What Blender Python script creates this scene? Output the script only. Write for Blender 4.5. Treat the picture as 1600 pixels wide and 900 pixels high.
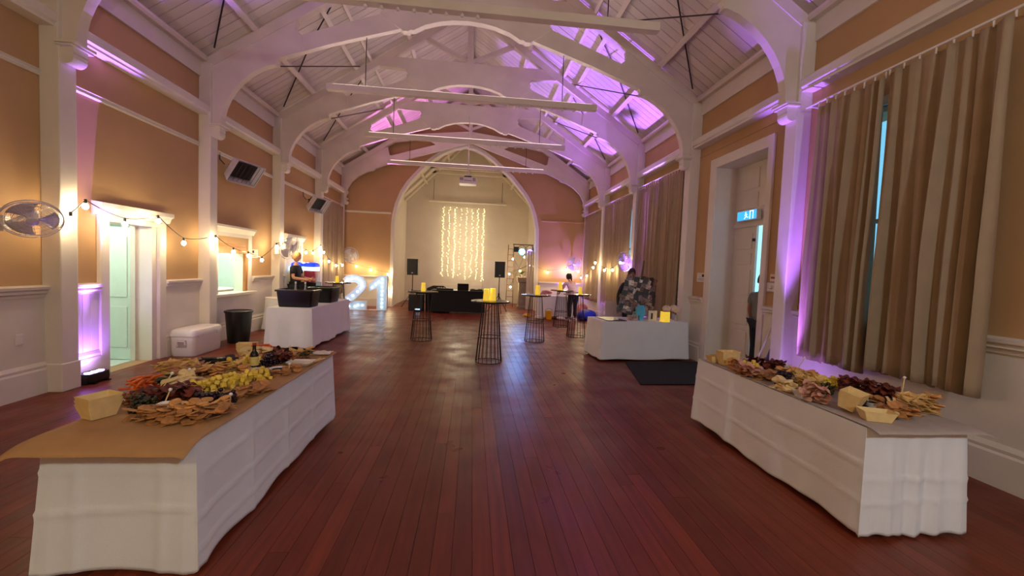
import bpy, bmesh, math, random
from mathutils import Vector, Matrix, Euler
random.seed(7)
PI = math.pi
for o in list(bpy.data.objects): bpy.data.objects.remove(o)
SC = bpy.context.scene
COL = SC.collection

# ---------------------------------------------------------------- camera
cam_d = bpy.data.cameras.new('camera'); cam = bpy.data.objects.new('camera', cam_d); COL.objects.link(cam)
cam_d.sensor_width = 36.0; cam_d.lens = 649.45 / 1600 * 36; cam_d.clip_start = .05
cam.matrix_world = (Matrix.Translation((0, 0, 1.7)) @ Matrix.Rotation(-.0974, 4, 'Z')
                    @ Matrix.Rotation(PI / 2 - .0474, 4, 'X') @ Matrix.Rotation(.0402, 4, 'Z'))
SC.camera = cam
# ---------------------------------------------------------------- world (blue dusk outside)
W = bpy.data.worlds.new('dusk'); SC.world = W; W.use_nodes = True
W.node_tree.nodes['Background'].inputs[0].default_value = (.35, .75, 1.0, 1)
W.node_tree.nodes['Background'].inputs[1].default_value = .9
vs = SC.view_settings
vs.view_transform = 'Standard'; vs.look = 'None'; vs.gamma = 1; vs.use_curve_mapping = False; vs.exposure = 0.68
SC.display_settings.display_device = 'sRGB'

def lamp(kind, name, loc, power, color, radius=.05, target=None, spot=None, blend=.3, parent=None):
    d = bpy.data.lights.new(name, kind); d.energy = power; d.color = color
    if kind in ('POINT', 'SPOT'): d.shadow_soft_size = radius
    if kind == 'SPOT': d.spot_size = math.radians(spot or 60); d.spot_blend = blend
    o = bpy.data.objects.new(name, d); COL.objects.link(o); o.location = loc
    if target is not None:
        o.rotation_euler = (Vector(target) - Vector(loc)).to_track_quat('-Z', 'Y').to_euler()
    if parent is not None: o.parent = parent
    return o
WARM = (1.0, .76, .40); NEUT = (1.0, .80, .66); PURP = (.36, .145, 1.0); PINK = (.80, .22, .9)

# ---------------------------------------------------------------- helpers
def lin(c):
    c = c / 255.0
    return c / 12.92 if c <= .04045 else ((c + .055) / 1.055) ** 2.4
def C(r, g, b): return (lin(r), lin(g), lin(b), 1)
MATS = {}
def mat(name, col, rough=.6, metal=0, var=.12, scale=6, bump=0, bscale=60, emit=None, strength=0, trans=0, randv=0, coat=0):
    m = bpy.data.materials.new(name); m.use_nodes = True; n = m.node_tree.nodes; l = m.node_tree.links
    b = n['Principled BSDF']; b.inputs['Roughness'].default_value = rough; b.inputs['Metallic'].default_value = metal
    b.inputs['Coat Weight'].default_value = coat
    if trans: b.inputs['Transmission Weight'].default_value = trans
    tc = n.new('ShaderNodeTexCoord')
    ns = n.new('ShaderNodeTexNoise'); ns.inputs['Scale'].default_value = scale; ns.inputs['Detail'].default_value = 4
    l.new(tc.outputs['Object'], ns.inputs['Vector'])
    rp = n.new('ShaderNodeValToRGB')
    lo = tuple(max(0, c * (1 - var)) for c in col[:3]) + (1,); hi = tuple(min(1, c * (1 + var)) for c in col[:3]) + (1,)
    rp.color_ramp.elements[0].color = lo; rp.color_ramp.elements[1].color = hi
    rp.color_ramp.elements[0].position = .3; rp.color_ramp.elements[1].position = .7
    l.new(ns.outputs['Fac'], rp.inputs['Fac']); out = rp.outputs['Color']
    if randv:
        oi = n.new('ShaderNodeObjectInfo'); hs = n.new('ShaderNodeHueSaturation')
        mr = n.new('ShaderNodeMapRange'); mr.inputs[3].default_value = 1 - randv; mr.inputs[4].default_value = 1 + randv
        l.new(oi.outputs['Random'], mr.inputs[0]); l.new(mr.outputs[0], hs.inputs['Value']); l.new(out, hs.inputs['Color'])
        out = hs.outputs['Color']
    l.new(out, b.inputs['Base Color'])
    if bump:
        n2 = n.new('ShaderNodeTexNoise'); n2.inputs['Scale'].default_value = bscale; n2.inputs['Detail'].default_value = 3
        l.new(tc.outputs['Object'], n2.inputs['Vector'])
        bp = n.new('ShaderNodeBump'); bp.inputs['Strength'].default_value = bump; bp.inputs['Distance'].default_value = .02
        l.new(n2.outputs['Fac'], bp.inputs['Height']); l.new(bp.outputs['Normal'], b.inputs['Normal'])
    if emit:
        b.inputs['Emission Color'].default_value = emit; b.inputs['Emission Strength'].default_value = strength
    MATS[name] = m
    return m
M = MATS

class MB:
    def __init__(s): s.v = []; s.f = []
    def add(s, v, f):
        k = len(s.v); s.v += [tuple(p) for p in v]; s.f += [tuple(i + k for i in q) for q in f]; return s
    def box(s, x0, x1, y0, y1, z0, z1):
        return s.add([(x0,y0,z0),(x1,y0,z0),(x1,y1,z0),(x0,y1,z0),(x0,y0,z1),(x1,y0,z1),(x1,y1,z1),(x0,y1,z1)],
                     [(0,3,2,1),(4,5,6,7),(0,1,5,4),(1,2,6,5),(2,3,7,6),(3,0,4,7)])
    def obox(s, c, size, rot=(0,0,0)):
        R = Euler(rot).to_matrix(); c = Vector(c); h = [a / 2 for a in size]
        b = MB().box(-h[0], h[0], -h[1], h[1], -h[2], h[2])
        return s.add([c + R @ Vector(p) for p in b.v], b.f)
    def bar(s, a, b, w, d=None):
        """square bar from a to b"""
        a = Vector(a); b = Vector(b); d = d or w; t = (b - a); L = t.length; q = t.to_track_quat('Z', 'Y').to_matrix()
        k = MB().box(-w/2, w/2, -d/2, d/2, 0, L)
        return s.add([a + q @ Vector(p) for p in k.v], k.f)
    def prism(s, pts, axis, a, b):
        n = len(pts)
        def P(p, t):
            return (t, p[0], p[1]) if axis == 'x' else (p[0], t, p[1]) if axis == 'y' else (p[0], p[1], t)
        v = [P(p, a) for p in pts] + [P(p, b) for p in pts]
        f = [tuple(range(n)), tuple(range(2*n-1, n-1, -1))] + [(i, i+n, (i+1) % n + n, (i+1) % n) for i in range(n)]
        return s.add(v, f)
    def tube(s, path, r, n=6, closed=False):
        P = [Vector(p) for p in path]; k = len(P); rs = r if isinstance(r, (list, tuple)) else [r] * k
        v = []; prev = None
        for i, p in enumerate(P):
            if closed: t = (P[(i+1) % k] - P[i-1])
            else: t = P[min(i+1, k-1)] - P[max(i-1, 0)]
            t = t.normalized() if t.length > 1e-9 else Vector((0,0,1))
            if prev is None:
                u = t.cross(Vector((0,0,1)));
                if u.length < .05: u = t.cross(Vector((1,0,0)))
            else: u = prev - t * prev.dot(t)
            u.normalize(); prev = u; w = t.cross(u)
            for j in range(n):
                a = 2*PI*j/n; v.append(p + (u*math.cos(a) + w*math.sin(a)) * rs[i])
        f = []
        for i in range(k if closed else k-1):
            for j in range(n):
                i2 = (i+1) % k
                f.append((i*n+j, i*n+(j+1) % n, i2*n+(j+1) % n, i2*n+j))
        if not closed: f += [tuple(range(n-1, -1, -1)), tuple((k-1)*n+j for j in range(n))]
        return s.add(v, f)
    def lathe(s, prof, n=20, c=(0,0,0), axis='z'):
        v = []; f = []; k = len(prof)
        for r, z in prof:
            for j in range(n):
                a = 2*PI*j/n; p = (r*math.cos(a), r*math.sin(a), z)
                if axis == 'x': p = (p[2], p[0], p[1])
                if axis == 'y': p = (p[0], p[2], p[1])
                v.append((p[0]+c[0], p[1]+c[1], p[2]+c[2]))
        for i in range(k-1):
            for j in range(n): f.append((i*n+j, i*n+(j+1) % n, (i+1)*n+(j+1) % n, (i+1)*n+j))
        if prof[0][0] > 1e-6: f.append(tuple(range(n-1, -1, -1)))
        if prof[-1][0] > 1e-6: f.append(tuple((k-1)*n+j for j in range(n)))
        return s.add(v, f)
    def ball(s, c, r, nu=10, nv=7):
        r = r if isinstance(r, (tuple, list)) else (r, r, r)
        v = []; f = []
        for i in range(nv+1):
            th = PI*i/nv
            for j in range(nu):
                a = 2*PI*j/nu
                v.append((c[0]+r[0]*math.sin(th)*math.cos(a), c[1]+r[1]*math.sin(th)*math.sin(a), c[2]+r[2]*math.cos(th)))
        for i in range(nv):
            for j in range(nu): f.append((i*nu+j, (i+1)*nu+j, (i+1)*nu+(j+1) % nu, i*nu+(j+1) % nu))
        return s.add(v, f)
    def loft(s, levels, corner=.05, nc=4, cap0=True, cap1=True, c=(0,0)):
        """levels (hx, hy, z): rounded rectangles joined into a skin"""
        v = []; f = []; n = 4*nc
        for hx, hy, z in levels:
            q = min(corner, hx*.9, hy*.9)
            for k, (sx, sy) in enumerate(((1,1),(-1,1),(-1,-1),(1,-1))):
                for j in range(nc):
                    a = PI/2*k + PI/2*j/(nc-1)
                    v.append((c[0]+sx*(hx-q)+q*math.cos(a), c[1]+sy*(hy-q)+q*math.sin(a), z))
        for i in range(len(levels)-1):
            for j in range(n): f.append((i*n+j, i*n+(j+1) % n, (i+1)*n+(j+1) % n, (i+1)*n+j))
        if cap0: f.append(tuple(range(n-1, -1, -1)))
        if cap1: f.append(tuple((len(levels)-1)*n+j for j in range(n)))
        return s.add(v, f)
    def grid(s, fn, nu, nv):
        v = [fn(i/nu, j/nv) for j in range(nv+1) for i in range(nu+1)]
        f = [(j*(nu+1)+i, j*(nu+1)+i+1, (j+1)*(nu+1)+i+1, (j+1)*(nu+1)+i) for j in range(nv) for i in range(nu)]
        return s.add(v, f)
    def xf(s, mtx):
        s.v = [tuple(mtx @ Vector(p)) for p in s.v]; return s
    def mesh(s, name, m, smooth=False, bevel=0, weld=False):
        me = bpy.data.meshes.new(name); me.from_pydata(s.v, [], s.f)
        bm = bmesh.new(); bm.from_mesh(me)
        if weld: bmesh.ops.remove_doubles(bm, verts=bm.verts, dist=1e-5)
        bmesh.ops.recalc_face_normals(bm, faces=bm.faces)
        if bevel: bmesh.ops.bevel(bm, geom=list(bm.edges), offset=bevel, segments=2, affect='EDGES', profile=.6, clamp_overlap=True)
        if smooth:
            for f in bm.faces: f.smooth = True
            for e in bm.edges:
                if len(e.link_faces) == 2 and e.calc_face_angle(0) > .9: e.smooth = False
        bm.to_mesh(me); bm.free(); me.materials.append(M[m])
        return me
    def build(s, name, m, parent=None, smooth=False, bevel=0, weld=False, thick=0):
        o = bpy.data.objects.new(name, s.mesh(name, m, smooth, bevel, weld)); COL.objects.link(o)
        if parent is not None: o.parent = parent
        if thick:
            md = o.modifiers.new('thickness', 'SOLIDIFY'); md.thickness = thick; md.offset = 0
        return o
def B(x0, x1, y0, y1, z0, z1): return MB().box(x0, x1, y0, y1, z0, z1)
def tag(o, label, cat, group=None):
    o['label'] = label; o['category'] = cat
    if group: o['group'] = group
    return o
def thing(name, label, cat, loc=(0,0,0), rz=0, group=None):
    o = bpy.data.objects.new(name, None); COL.objects.link(o); o.location = loc; o.rotation_euler = (0,0,rz)
    o.empty_display_size = .1
    return tag(o, label, cat, group)
def struct(o): o['kind'] = 'structure'; return o
def copy_tree(o, parent=None):
    c = o.copy(); COL.objects.link(c); c.parent = parent
    for ch in o.children: copy_tree(ch, c)
    return c
def dup(root, loc, rz, label, group=None):
    c = copy_tree(root); c.location = loc; c.rotation_euler = (0,0,rz); c['label'] = label
    if group: c['group'] = group
    return c

# ---------------------------------------------------------------- materials
mat('ochre', C(190,150,108), .75, var=.06, scale=1.3, bump=.08, bscale=90)
mat('white', C(224,214,204), .5, var=.04, scale=3, bump=.04, bscale=40)
mat('truss_white', C(222,208,198), .5, var=.06, scale=2.5, bump=.05, bscale=30)
mat('roof_board', C(214,200,192), .6, var=.08, scale=2, bump=.08, bscale=25, randv=.07)
mat('cream', C(222,210,190), .7, var=.04, scale=2)
mat('mint', C(220,232,222), .6, var=.03)
mat('dark_steel', C(58,48,48), .45, .6, var=.1)
mat('wood_trim', C(176,118,66), .5, var=.15, scale=9)
mat('cloth', C(232,232,238), .8, var=.03, scale=3, bump=.12, bscale=220)
mat('curtain', C(164,140,114), .85, var=.06, scale=5, bump=.15, bscale=150)
mat('kraft', C(178,134,88), .75, var=.06, scale=12, bump=.06, bscale=120)
mat('cool_kraft_and_grey', C(172,156,150), .7, var=.05, scale=12)  # right runner is kraft, cooler light put into its grey; also plain grey parts
mat('black', C(20,19,22), .4, var=.2)
mat('black_cloth', C(8,7,9), .8, var=.2, bump=.1, bscale=80)
mat('black_plastic', C(12,11,14), .35, var=.15)
mat('plastic_white', C(232,224,222), .35, var=.03)
mat('clear_plastic', C(225,225,230), .12, var=.02, trans=.5)
mat('tabletop_black', C(34,31,32), .25, var=.1)
mat('wire_brown', C(52,40,36), .4, .7, var=.1)
mat('mat_black', C(9,7,8), .9, var=.2, bump=.3, bscale=200)
mat('bulb', (1,.8,.5,1), .3, emit=(1,.80,.44,1), strength=135)
mat('fairy', (1,.9,.5,1), .3, emit=(1,.86,.40,1), strength=5)
mat('lantern', C(250,210,60), .5, var=.1, scale=20, emit=(1,.66,.06,1), strength=.36)
mat('marquee_bulb', (1,1,1,1), .3, emit=(.62,.86,1,1), strength=5)
mat('marquee_face', C(206,226,240), .5, var=.02)
mat('uplight_lens', (.6,.4,1,1), .2, emit=(.62,.42,1,1), strength=14)
mat('blue_lens', (.1,.4,1,1), .2, emit=(.04,.42,1,1), strength=26)
mat('violet_lens', (.3,.1,1,1), .2, emit=(.16,.10,.9,1), strength=6)
mat('exit_panel', C(60,170,230), .3, emit=(.03,.34,.80,1), strength=.9)
mat('exit_white', C(240,250,255), .3, emit=(.8,.95,1,1), strength=1.2)
mat('screen_glow', C(200,220,255), .3, emit=(.45,.7,1,1), strength=3)
mat('glass', C(200,230,240), .05, var=.02, trans=.9)
def floor_mat(name):
    m = mat(name, C(112,48,29), .36, var=.22, scale=1, coat=0, randv=.22)
    n = m.node_tree.nodes; l = m.node_tree.links; b = n['Principled BSDF']
    b.inputs['Specular IOR Level'].default_value = .3
    tc = n['Texture Coordinate']; mp = n.new('ShaderNodeMapping'); mp.inputs['Scale'].default_value = (26, 1.6, 1)
    oi = n.new('ShaderNodeObjectInfo'); cb = n.new('ShaderNodeCombineXYZ'); mu = n.new('ShaderNodeMath'); mu.operation = 'MULTIPLY'; mu.inputs[1].default_value = 60
    l.new(oi.outputs['Random'], mu.inputs[0]); l.new(mu.outputs[0], cb.inputs[1]); l.new(cb.outputs[0], mp.inputs['Location'])
    l.new(tc.outputs['Object'], mp.inputs['Vector'])
    ns = [x for x in n if x.type == 'TEX_NOISE'][0]; l.new(mp.outputs['Vector'], ns.inputs['Vector'])
    n2 = n.new('ShaderNodeTexNoise'); n2.inputs['Scale'].default_value = 2.2; n2.inputs['Detail'].default_value = 5
    ge = n.new('ShaderNodeNewGeometry'); l.new(ge.outputs['Position'], n2.inputs['Vector'])
    mr = n.new('ShaderNodeMapRange'); mr.inputs[1].default_value = .3; mr.inputs[2].default_value = .7; mr.inputs[3].default_value = .27; mr.inputs[4].default_value = .5
    l.new(n2.outputs['Fac'], mr.inputs[0]); l.new(mr.outputs[0], b.inputs['Roughness'])
    return m
floor_mat('floor_wood')
# ================================================================ STRUCTURE
XC, XL, XR, YE = -.24, -5.05, 4.57, 16.75
YT = [5.52 + 2.81 * i for i in range(4)] + [16.45]
HALF = 4.81
def ztop(u): return 8.4 - .66 * u           # rafter top
def wall_holes(axis, a, b, y0, y1, z0, z1, holes):
    ys = sorted({y0, y1, *[h[0] for h in holes], *[h[1] for h in holes]}); zs = sorted({z0, z1, *[h[2] for h in holes], *[h[3] for h in holes]})
    m = MB()
    for i in range(len(ys)-1):
        for j in range(len(zs)-1):
            cy, cz = (ys[i]+ys[i+1])/2, (zs[j]+zs[j+1])/2
            if any(h[0] < cy < h[1] and h[2] < cz < h[3] for h in holes): continue
            if axis == 'x': m.box(a, b, ys[i], ys[i+1], zs[j], zs[j+1])
            else: m.box(ys[i], ys[i+1], a, b, zs[j], zs[j+1])
    return m
# floor: base slab + planks
floor = struct(B(-5.3, 5.2, -5, 20.1, -.12, -.021).build('floor', 'floor_wood'))
pw = .118; meshes = {}; planks = []
nrow = int((XR - XL + .4) / pw) + 1
for r in range(nrow):
    x0 = XL - .2 + r * pw; y = -5 + (r * 1.37) % 3.1 - 3
    while y < 20.05:
        L = random.choice((2.4, 3.0, 3.6, 4.2)); ya, yb = max(y, -5), min(y + L, 20.1)
        if yb - ya > .1:
            dist = math.hypot(x0 + pw/2, max(0, (ya + yb)/2)) if yb > 1.9 else 99
            planks.append((dist, x0, ya, yb))
        y += L
planks.sort()
rest = MB()
for i, (d, x0, ya, yb) in enumerate(planks):
    if i < 290 and d < 90:
        key = round(yb - ya, 2)
        if key not in meshes:
            meshes[key] = B(.0012, pw-.0012, .001, key-.001, -.02, 0).mesh('plank', 'floor_wood')
        o = bpy.data.objects.new('plank', meshes[key]); COL.objects.link(o); o.location = (x0, ya, random.uniform(-.0008, 0)); o.parent = floor
    else: rest.box(x0+.0012, x0+pw-.0012, ya+.001, yb-.001, -.02, -.0005)
o = rest.build('plank', 'floor_wood', floor); o['kind'] = 'stuff'

# walls
LH = [(6.2, 7.2, 0, 2.2), (8.755, 9.885, .94, 2.125)]
wall_left = struct(wall_holes('x', -5.3, XL, -5, YE+.3, -.02, 5.35, LH).build('wall_left', 'ochre'))
RH = [(6.10, 7.62, 0, 3.82), (3.45, 4.95, 1.15, 3.7), (8.9, 10.7, 1.15, 3.7), (11.7, 13.5, 1.15, 3.7), (14.4, 16.0, 1.15, 3.7)]
wall_right = struct(wall_holes('x', XR, 5.02, -5, YE+.3, -.02, 5.35, RH).build('wall_right', 'ochre'))
struct(B(-5.3, 5.0, -5.2, -5, -.02, 9).build('wall_back', 'ochre'))
# end wall with the pointed arch
ARCH = [(-3.1, 0), (-3.1, 3.2), (-3.07, 3.57), (-2.98, 4.0), (-2.8, 4.48), (-2.56, 4.87), (-2.3, 5.18), (-1.88, 5.65), (-1.58, 5.9), (-1.28, 6.1), (-.85, 6.3), (-.42, 6.42),
        (-.05, 6.34), (.28, 6.2), (.7, 5.93), (1.06, 5.62), (1.45, 5.28), (1.79, 4.9), (2.05, 4.58), (2.26, 4.22), (2.42, 3.78), (2.52, 3.3), (2.6, 0)]
def gable(x): return 8.62 - .66 * abs(x - XC)
m = MB()
m.prism([(-5.3, 0), (-3.1, 0), (-3.1, gable(-3.1)), (-5.3, gable(-5.3))], 'y', YE, YE+.3)
m.prism([(2.6, 0), (5.02, 0), (5.02, gable(5.02)), (2.6, gable(2.6))], 'y', YE, YE+.3)
for (xa, za), (xb, zb) in zip(ARCH[1:-2], ARCH[2:-1]):
    if xb - xa < 1e-6: continue
    xs = [xa, xb] if not (xa < XC < xb) else [xa, XC, xb]
    for p, q in zip(xs[:-1], xs[1:]):
        zp = za + (zb-za)*(p-xa)/(xb-xa); zq = za + (zb-za)*(q-xa)/(xb-xa)
        m.prism([(p, zp), (q, zq), (q, gable(q)), (p, gable(p))], 'y', YE, YE+.3)
m.prism([(2.52, 3.3), (2.6, 0), (2.6, gable(2.6)), (2.52, gable(2.52))], 'y', YE, YE+.3)
struct(m.build('wall_front', 'ochre'))
# white band round the arch
m = MB(); n = len(ARCH); v = []
for i, p in enumerate(ARCH):
    a = Vector(ARCH[max(i-1, 0)]); b = Vector(ARCH[min(i+1, n-1)]); t = (b - a).normalized(); nn = Vector((-t.y, t.x))
    for off, yy in ((-.015, YE-.05), (.11, YE-.05), (.11, YE+.02), (-.015, YE+.32)):
        q = Vector(p) + nn * off; v.append((q.x, yy, max(0, q.y)))
m.add(v, [(i*4+j, i*4+(j+1) % 4, (i+1)*4+(j+1) % 4, (i+1)*4+j) for i in range(n-1) for j in range(4)])
struct(m.build('trim_1', 'white', smooth=True))
# stage recess behind the arch
struct(MB().prism([(-3.4,-.02),(-3.14,-.02),(-3.14,4.62),(-3.4,4.38)], 'y', YE+.28, 20.2).build('wall_stage_left', 'cream'))
struct(MB().prism([(2.62,-.02),(2.9,-.02),(2.9,4.38),(2.62,4.62)], 'y', YE+.28, 20.2).build('wall_stage_right', 'cream'))
struct(MB().prism([(-3.4, -.02), (2.9, -.02), (2.9, 4.4), (-.25, 7.6), (-3.4, 4.4)], 'y', 20.0, 20.2).build('wall_stage_back', 'cream'))
for i, sx in enumerate((-1, 1)):
    e = 3.2
    r = struct(MB().prism([(-.25, 7.55), (-.25+sx*e, 4.35), (-.25+sx*e, 4.45), (-.25, 7.65)], 'y', YE+.28, 20.2).build('ceiling_stage_' + ('left', 'right')[i], 'cream'))
    for y in (17.5, 18.4, 19.3):
        MB().prism([(-.25, 7.40), (-.25+sx*2.95, 4.46), (-.25+sx*2.95, 4.61), (-.25, 7.54)], 'y', y-.05, y+.05).build('rafter', 'cream', r)
        MB().bar((-.25+sx*.05, y, 5.9), (-.25+sx*1.7, y, 5.9), .1).build('collar_tie', 'cream', r)
    for t in (.3, .62):
        MB().bar((-.25+sx*e*t, YE+.35, 7.46-3.2*t), (-.25+sx*e*t, 20, 7.46-3.2*t), .09).build('purlin', 'cream', r)
# hall ceiling
ceil = struct(MB().prism([(XC-5.1, 8.6-.66*5.1), (XC, 8.6), (XC+5.3, 8.6-.66*5.3), (XC+5.3, 8.7-.66*5.3), (XC, 8.7), (XC-5.1, 8.7-.66*5.1)], 'y', -5, YE+.3).build('ceiling', 'roof_board'))
bw = .2
for sx in (-1, 1):
    me = MB().prism([(XC, 8.555), (XC+sx*4.98, 8.555-.66*4.98), (XC+sx*4.98, 8.58-.66*4.98), (XC, 8.58)], 'y', .006, bw-.006).mesh('board', 'roof_board')
    for k in range(66):
        o = bpy.data.objects.new('board', me); COL.objects.link(o); o.location = (0, 3.6 + k*bw, random.uniform(-.004, .002)); o.parent = ceil
    for u, w in ((3.88, .1), (2.86, .09), (2.5, .06), (1.56, .09)):
        MB().obox((XC+sx*u, 5.9, ztop(u)+.075), (w, 21.6, .13), (0, sx*math.atan(.66), 0)).build('purlin', 'truss_white', ceil)
B(XC-.05, XC+.05, -5, YE, 8.36, 8.55).build('ridge_beam', 'truss_white', ceil)

# wall trims: plate strip, cornice, picture rail, dado, skirting
def wt(name, x, s, segs, z0, z1, p, mt='white', prof=None):
    m = MB()
    for a, b in segs:
        if prof: m.prism([(x + s*q[0], q[1]) for q in prof], 'y', a, b)
        else: m.box(min(x, x+s*p), max(x, x+s*p), a, b, z0, z1)
    return struct(m.build(name, mt))
CW = .11
bays = [(-5, YT[0]-CW)] + [(YT[i]+CW, YT[i+1]-CW) for i in range(3)] + [(YT[3]+CW, YE)]
ti = 2
for x, s, side in ((XL, 1, 'left'), (XR, -1, 'right')):
    wt('trim_%d' % ti, x, s, [(-5, YE)], 4.95, 5.23, .035); ti += 1
    wt('trim_%d' % ti, x, s, [(-5, YE)], 0, 0, 0, 'truss_white', [(0,5.23),(.12,5.23),(.14,5.27),(.12,5.33),(0,5.33)]); ti += 1
    wt('trim_%d' % ti, x, s, bays, 0, 0, 0, 'white', [(0,4.27),(.17,4.27),(.17,4.30),(.2,4.32),(.2,4.42),(.17,4.45),(0,4.45)]); ti += 1
    rail = bays if side == 'left' else [(5.63, 8.22)]
    wt('trim_%d' % ti, x, s, rail, 0, 0, 0, 'ochre' if side == 'right' else 'white', [(0,3.70),(.02,3.70),(.035,3.715),(.02,3.73),(.02,3.745),(.04,3.76),(.02,3.775),(0,3.78)] if side == 'left' else [(0,4.1),(.01,4.1),(.01,4.12),(0,4.12)]); ti += 1
    if side == 'left': ds = [(-5, 5.41), (5.63, 6.13), (7.34, 8.22), (10.06, 11.03), (11.25, 11.68), (12.85, 13.84), (14.06, YE)]
    else: ds = [(-5, 5.41), (5.63, 6.04), (7.76, 8.22), (8.44, 11.03), (11.25, 13.84), (14.06, YE)]
    bs = ds + ([(8.44, 10.06)] if side == 'left' else [])
    wt('trim_%d' % ti, x, s, ds, 0, 1.18, .03); ti += 1
    if side == 'left': wt('trim_%d' % ti, x, s, [(8.44, 10.06)], 0, .9, .03); ti += 1
    wt('trim_%d' % ti, x, s, ds, 0, 0, 0, 'white', [(0,1.14),(.045,1.14),(.05,1.17),(.075,1.19),(.06,1.215),(.095,1.235),(.1,1.265),(0,1.28)]); ti += 1
    wt('baseboard_' + side, x, s, bs, 0, 0, 0, 'white', [(0,0),(.065,0),(.065,.28),(.05,.30),(.055,.33),(.035,.37),(0,.37)])
for k in range(4):      # matchboard panelling beside the lit corridor door
    B(XL+.031, XL+.042, 5.65+k*.115, 5.65+k*.115+.108, .38, 1.14).build('board', 'white', wall_left, bevel=.004)
# end wall rails
for k, (xa, xb) in enumerate(((XL, -3.22), (2.72, XR))):
    w = struct(B(xa, xb, YE-.03, YE, 0, 1.12).build('trim_%d' % (ti+k*3), 'white'))
    struct(MB().prism([(YE, 1.1), (YE-.05, 1.1), (YE-.09, 1.16), (YE-.09, 1.2), (YE, 1.2)], 'x', xa, xb).build('trim_%d' % (ti+k*3+1), 'white'))
    struct(MB().prism([(YE, 3.62), (YE-.03, 3.62), (YE-.05, 3.66), (YE-.03, 3.7), (YE, 3.7)], 'x', xa, xb).build('trim_%d' % (ti+k*3+2), 'ochre' if k else 'cream'))
    struct(B(xa, xb, YE-.06, YE, 0, .3).build('baseboard_end_' + ('left', 'right')[k], 'white'))

# columns
def column(x, s, yt, label, proj=.21, corb=.2):
    t = thing('column', label, 'column', (x, yt, 0), 0, 'white hall columns')
    p = proj
    a, b = sorted((0, s*p))
    MB().box(a, b, -CW, CW, 0, 5.2).build('shaft', 'white', t, bevel=.012)
    a, b = sorted((0, s*(p+.012)))
    B(a, b, -CW-.012, CW+.012, 0, .34).build('plinth', 'white', t, bevel=.01)
    m = MB()
    for z0, z1, e in ((4.065, 4.085, corb-.03), (4.09, 4.12, corb)):
        m.box(*sorted((s*(p-.02), s*(p+e))), -CW-.03, CW+.03, z0, z1)
    cp = m.build('corbel', 'white', t)
    pr = [(p-.01, 4.065), (p+corb-.05, 4.065), (p+corb-.055, 4.0)] + [(p+.06+.085*math.cos(q), 3.96+.085*math.sin(q)) for q in [PI*.15-k*PI*.88/8 for k in range(9)]] + [(p-.01, 3.90)]
    MB().prism([(s*q[0], q[1]) for q in pr], 'y', -CW+.02, CW-.02).build('scroll', 'white', cp)
    return t
LN = ['white column at far left edge beside the purple-lit panelling', 'white column between corridor door and serving hatch',
      'white column with a wall fan beside the bartender', 'white column left of the far left curtain']
RN = ['white column washed bright purple beside the big right curtain', 'white column right of the exit-sign door frame, next to curtains',
      'white column behind the photo board with purple fan', 'slim white column with purple glow near the stage end']
for i in range(4):
    column(XL, 1, YT[i], LN[i]); column(XR, -1, YT[i], RN[i])
column(XL, 1, YT[4]+.1, 'white half column in the far left corner of hall', .1, .13); column(XR, -1, YT[4]+.1, 'white half column in the far right corner of hall', .1, .13)

# trusses
HAUNCH = [(4.44,4.12),(4.44,4.275),(4.40,4.45),(4.33,4.62),(4.24,4.77),(4.12,4.92),(3.98,5.05),(3.84,5.15),(3.68,5.24),(3.53,5.29),(3.47,5.29),(3.49,5.36),(3.45,5.41),
          (3.02,5.575),(3.05,5.86),(3.18,5.96),(3.10,6.34),(4.78,5.23),(4.78,4.12)]
CHORD = [(3.40,5.43),(2.5,5.76),(1.17,6.175),(1.12,6.30),(1.2,6.45),(1.6,6.40),(3.05,5.87),(3.3,5.9)]
COLL_H = [(0,6.39),(.28,6.375),(.52,6.335),(.8,6.25),(1.02,6.13),(1.08,6.13),(1.12,6.10),(1.22,6.10),(1.27,6.14),(1.33,6.16),(1.64,6.39),(1.57,6.45),(1.60,6.50),(1.55,6.56),(1.62,6.66),(2.37,6.69),(2.02,6.94)]
TN = ['roof truss nearest the camera, purple haunch at top right', 'large arched roof truss spanning the upper foreground', 'second full arched roof truss with white king post',
      'third full arched roof truss, pink and purple light through it', 'farthest roof truss with pointed scissor chords against end wall']
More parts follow.
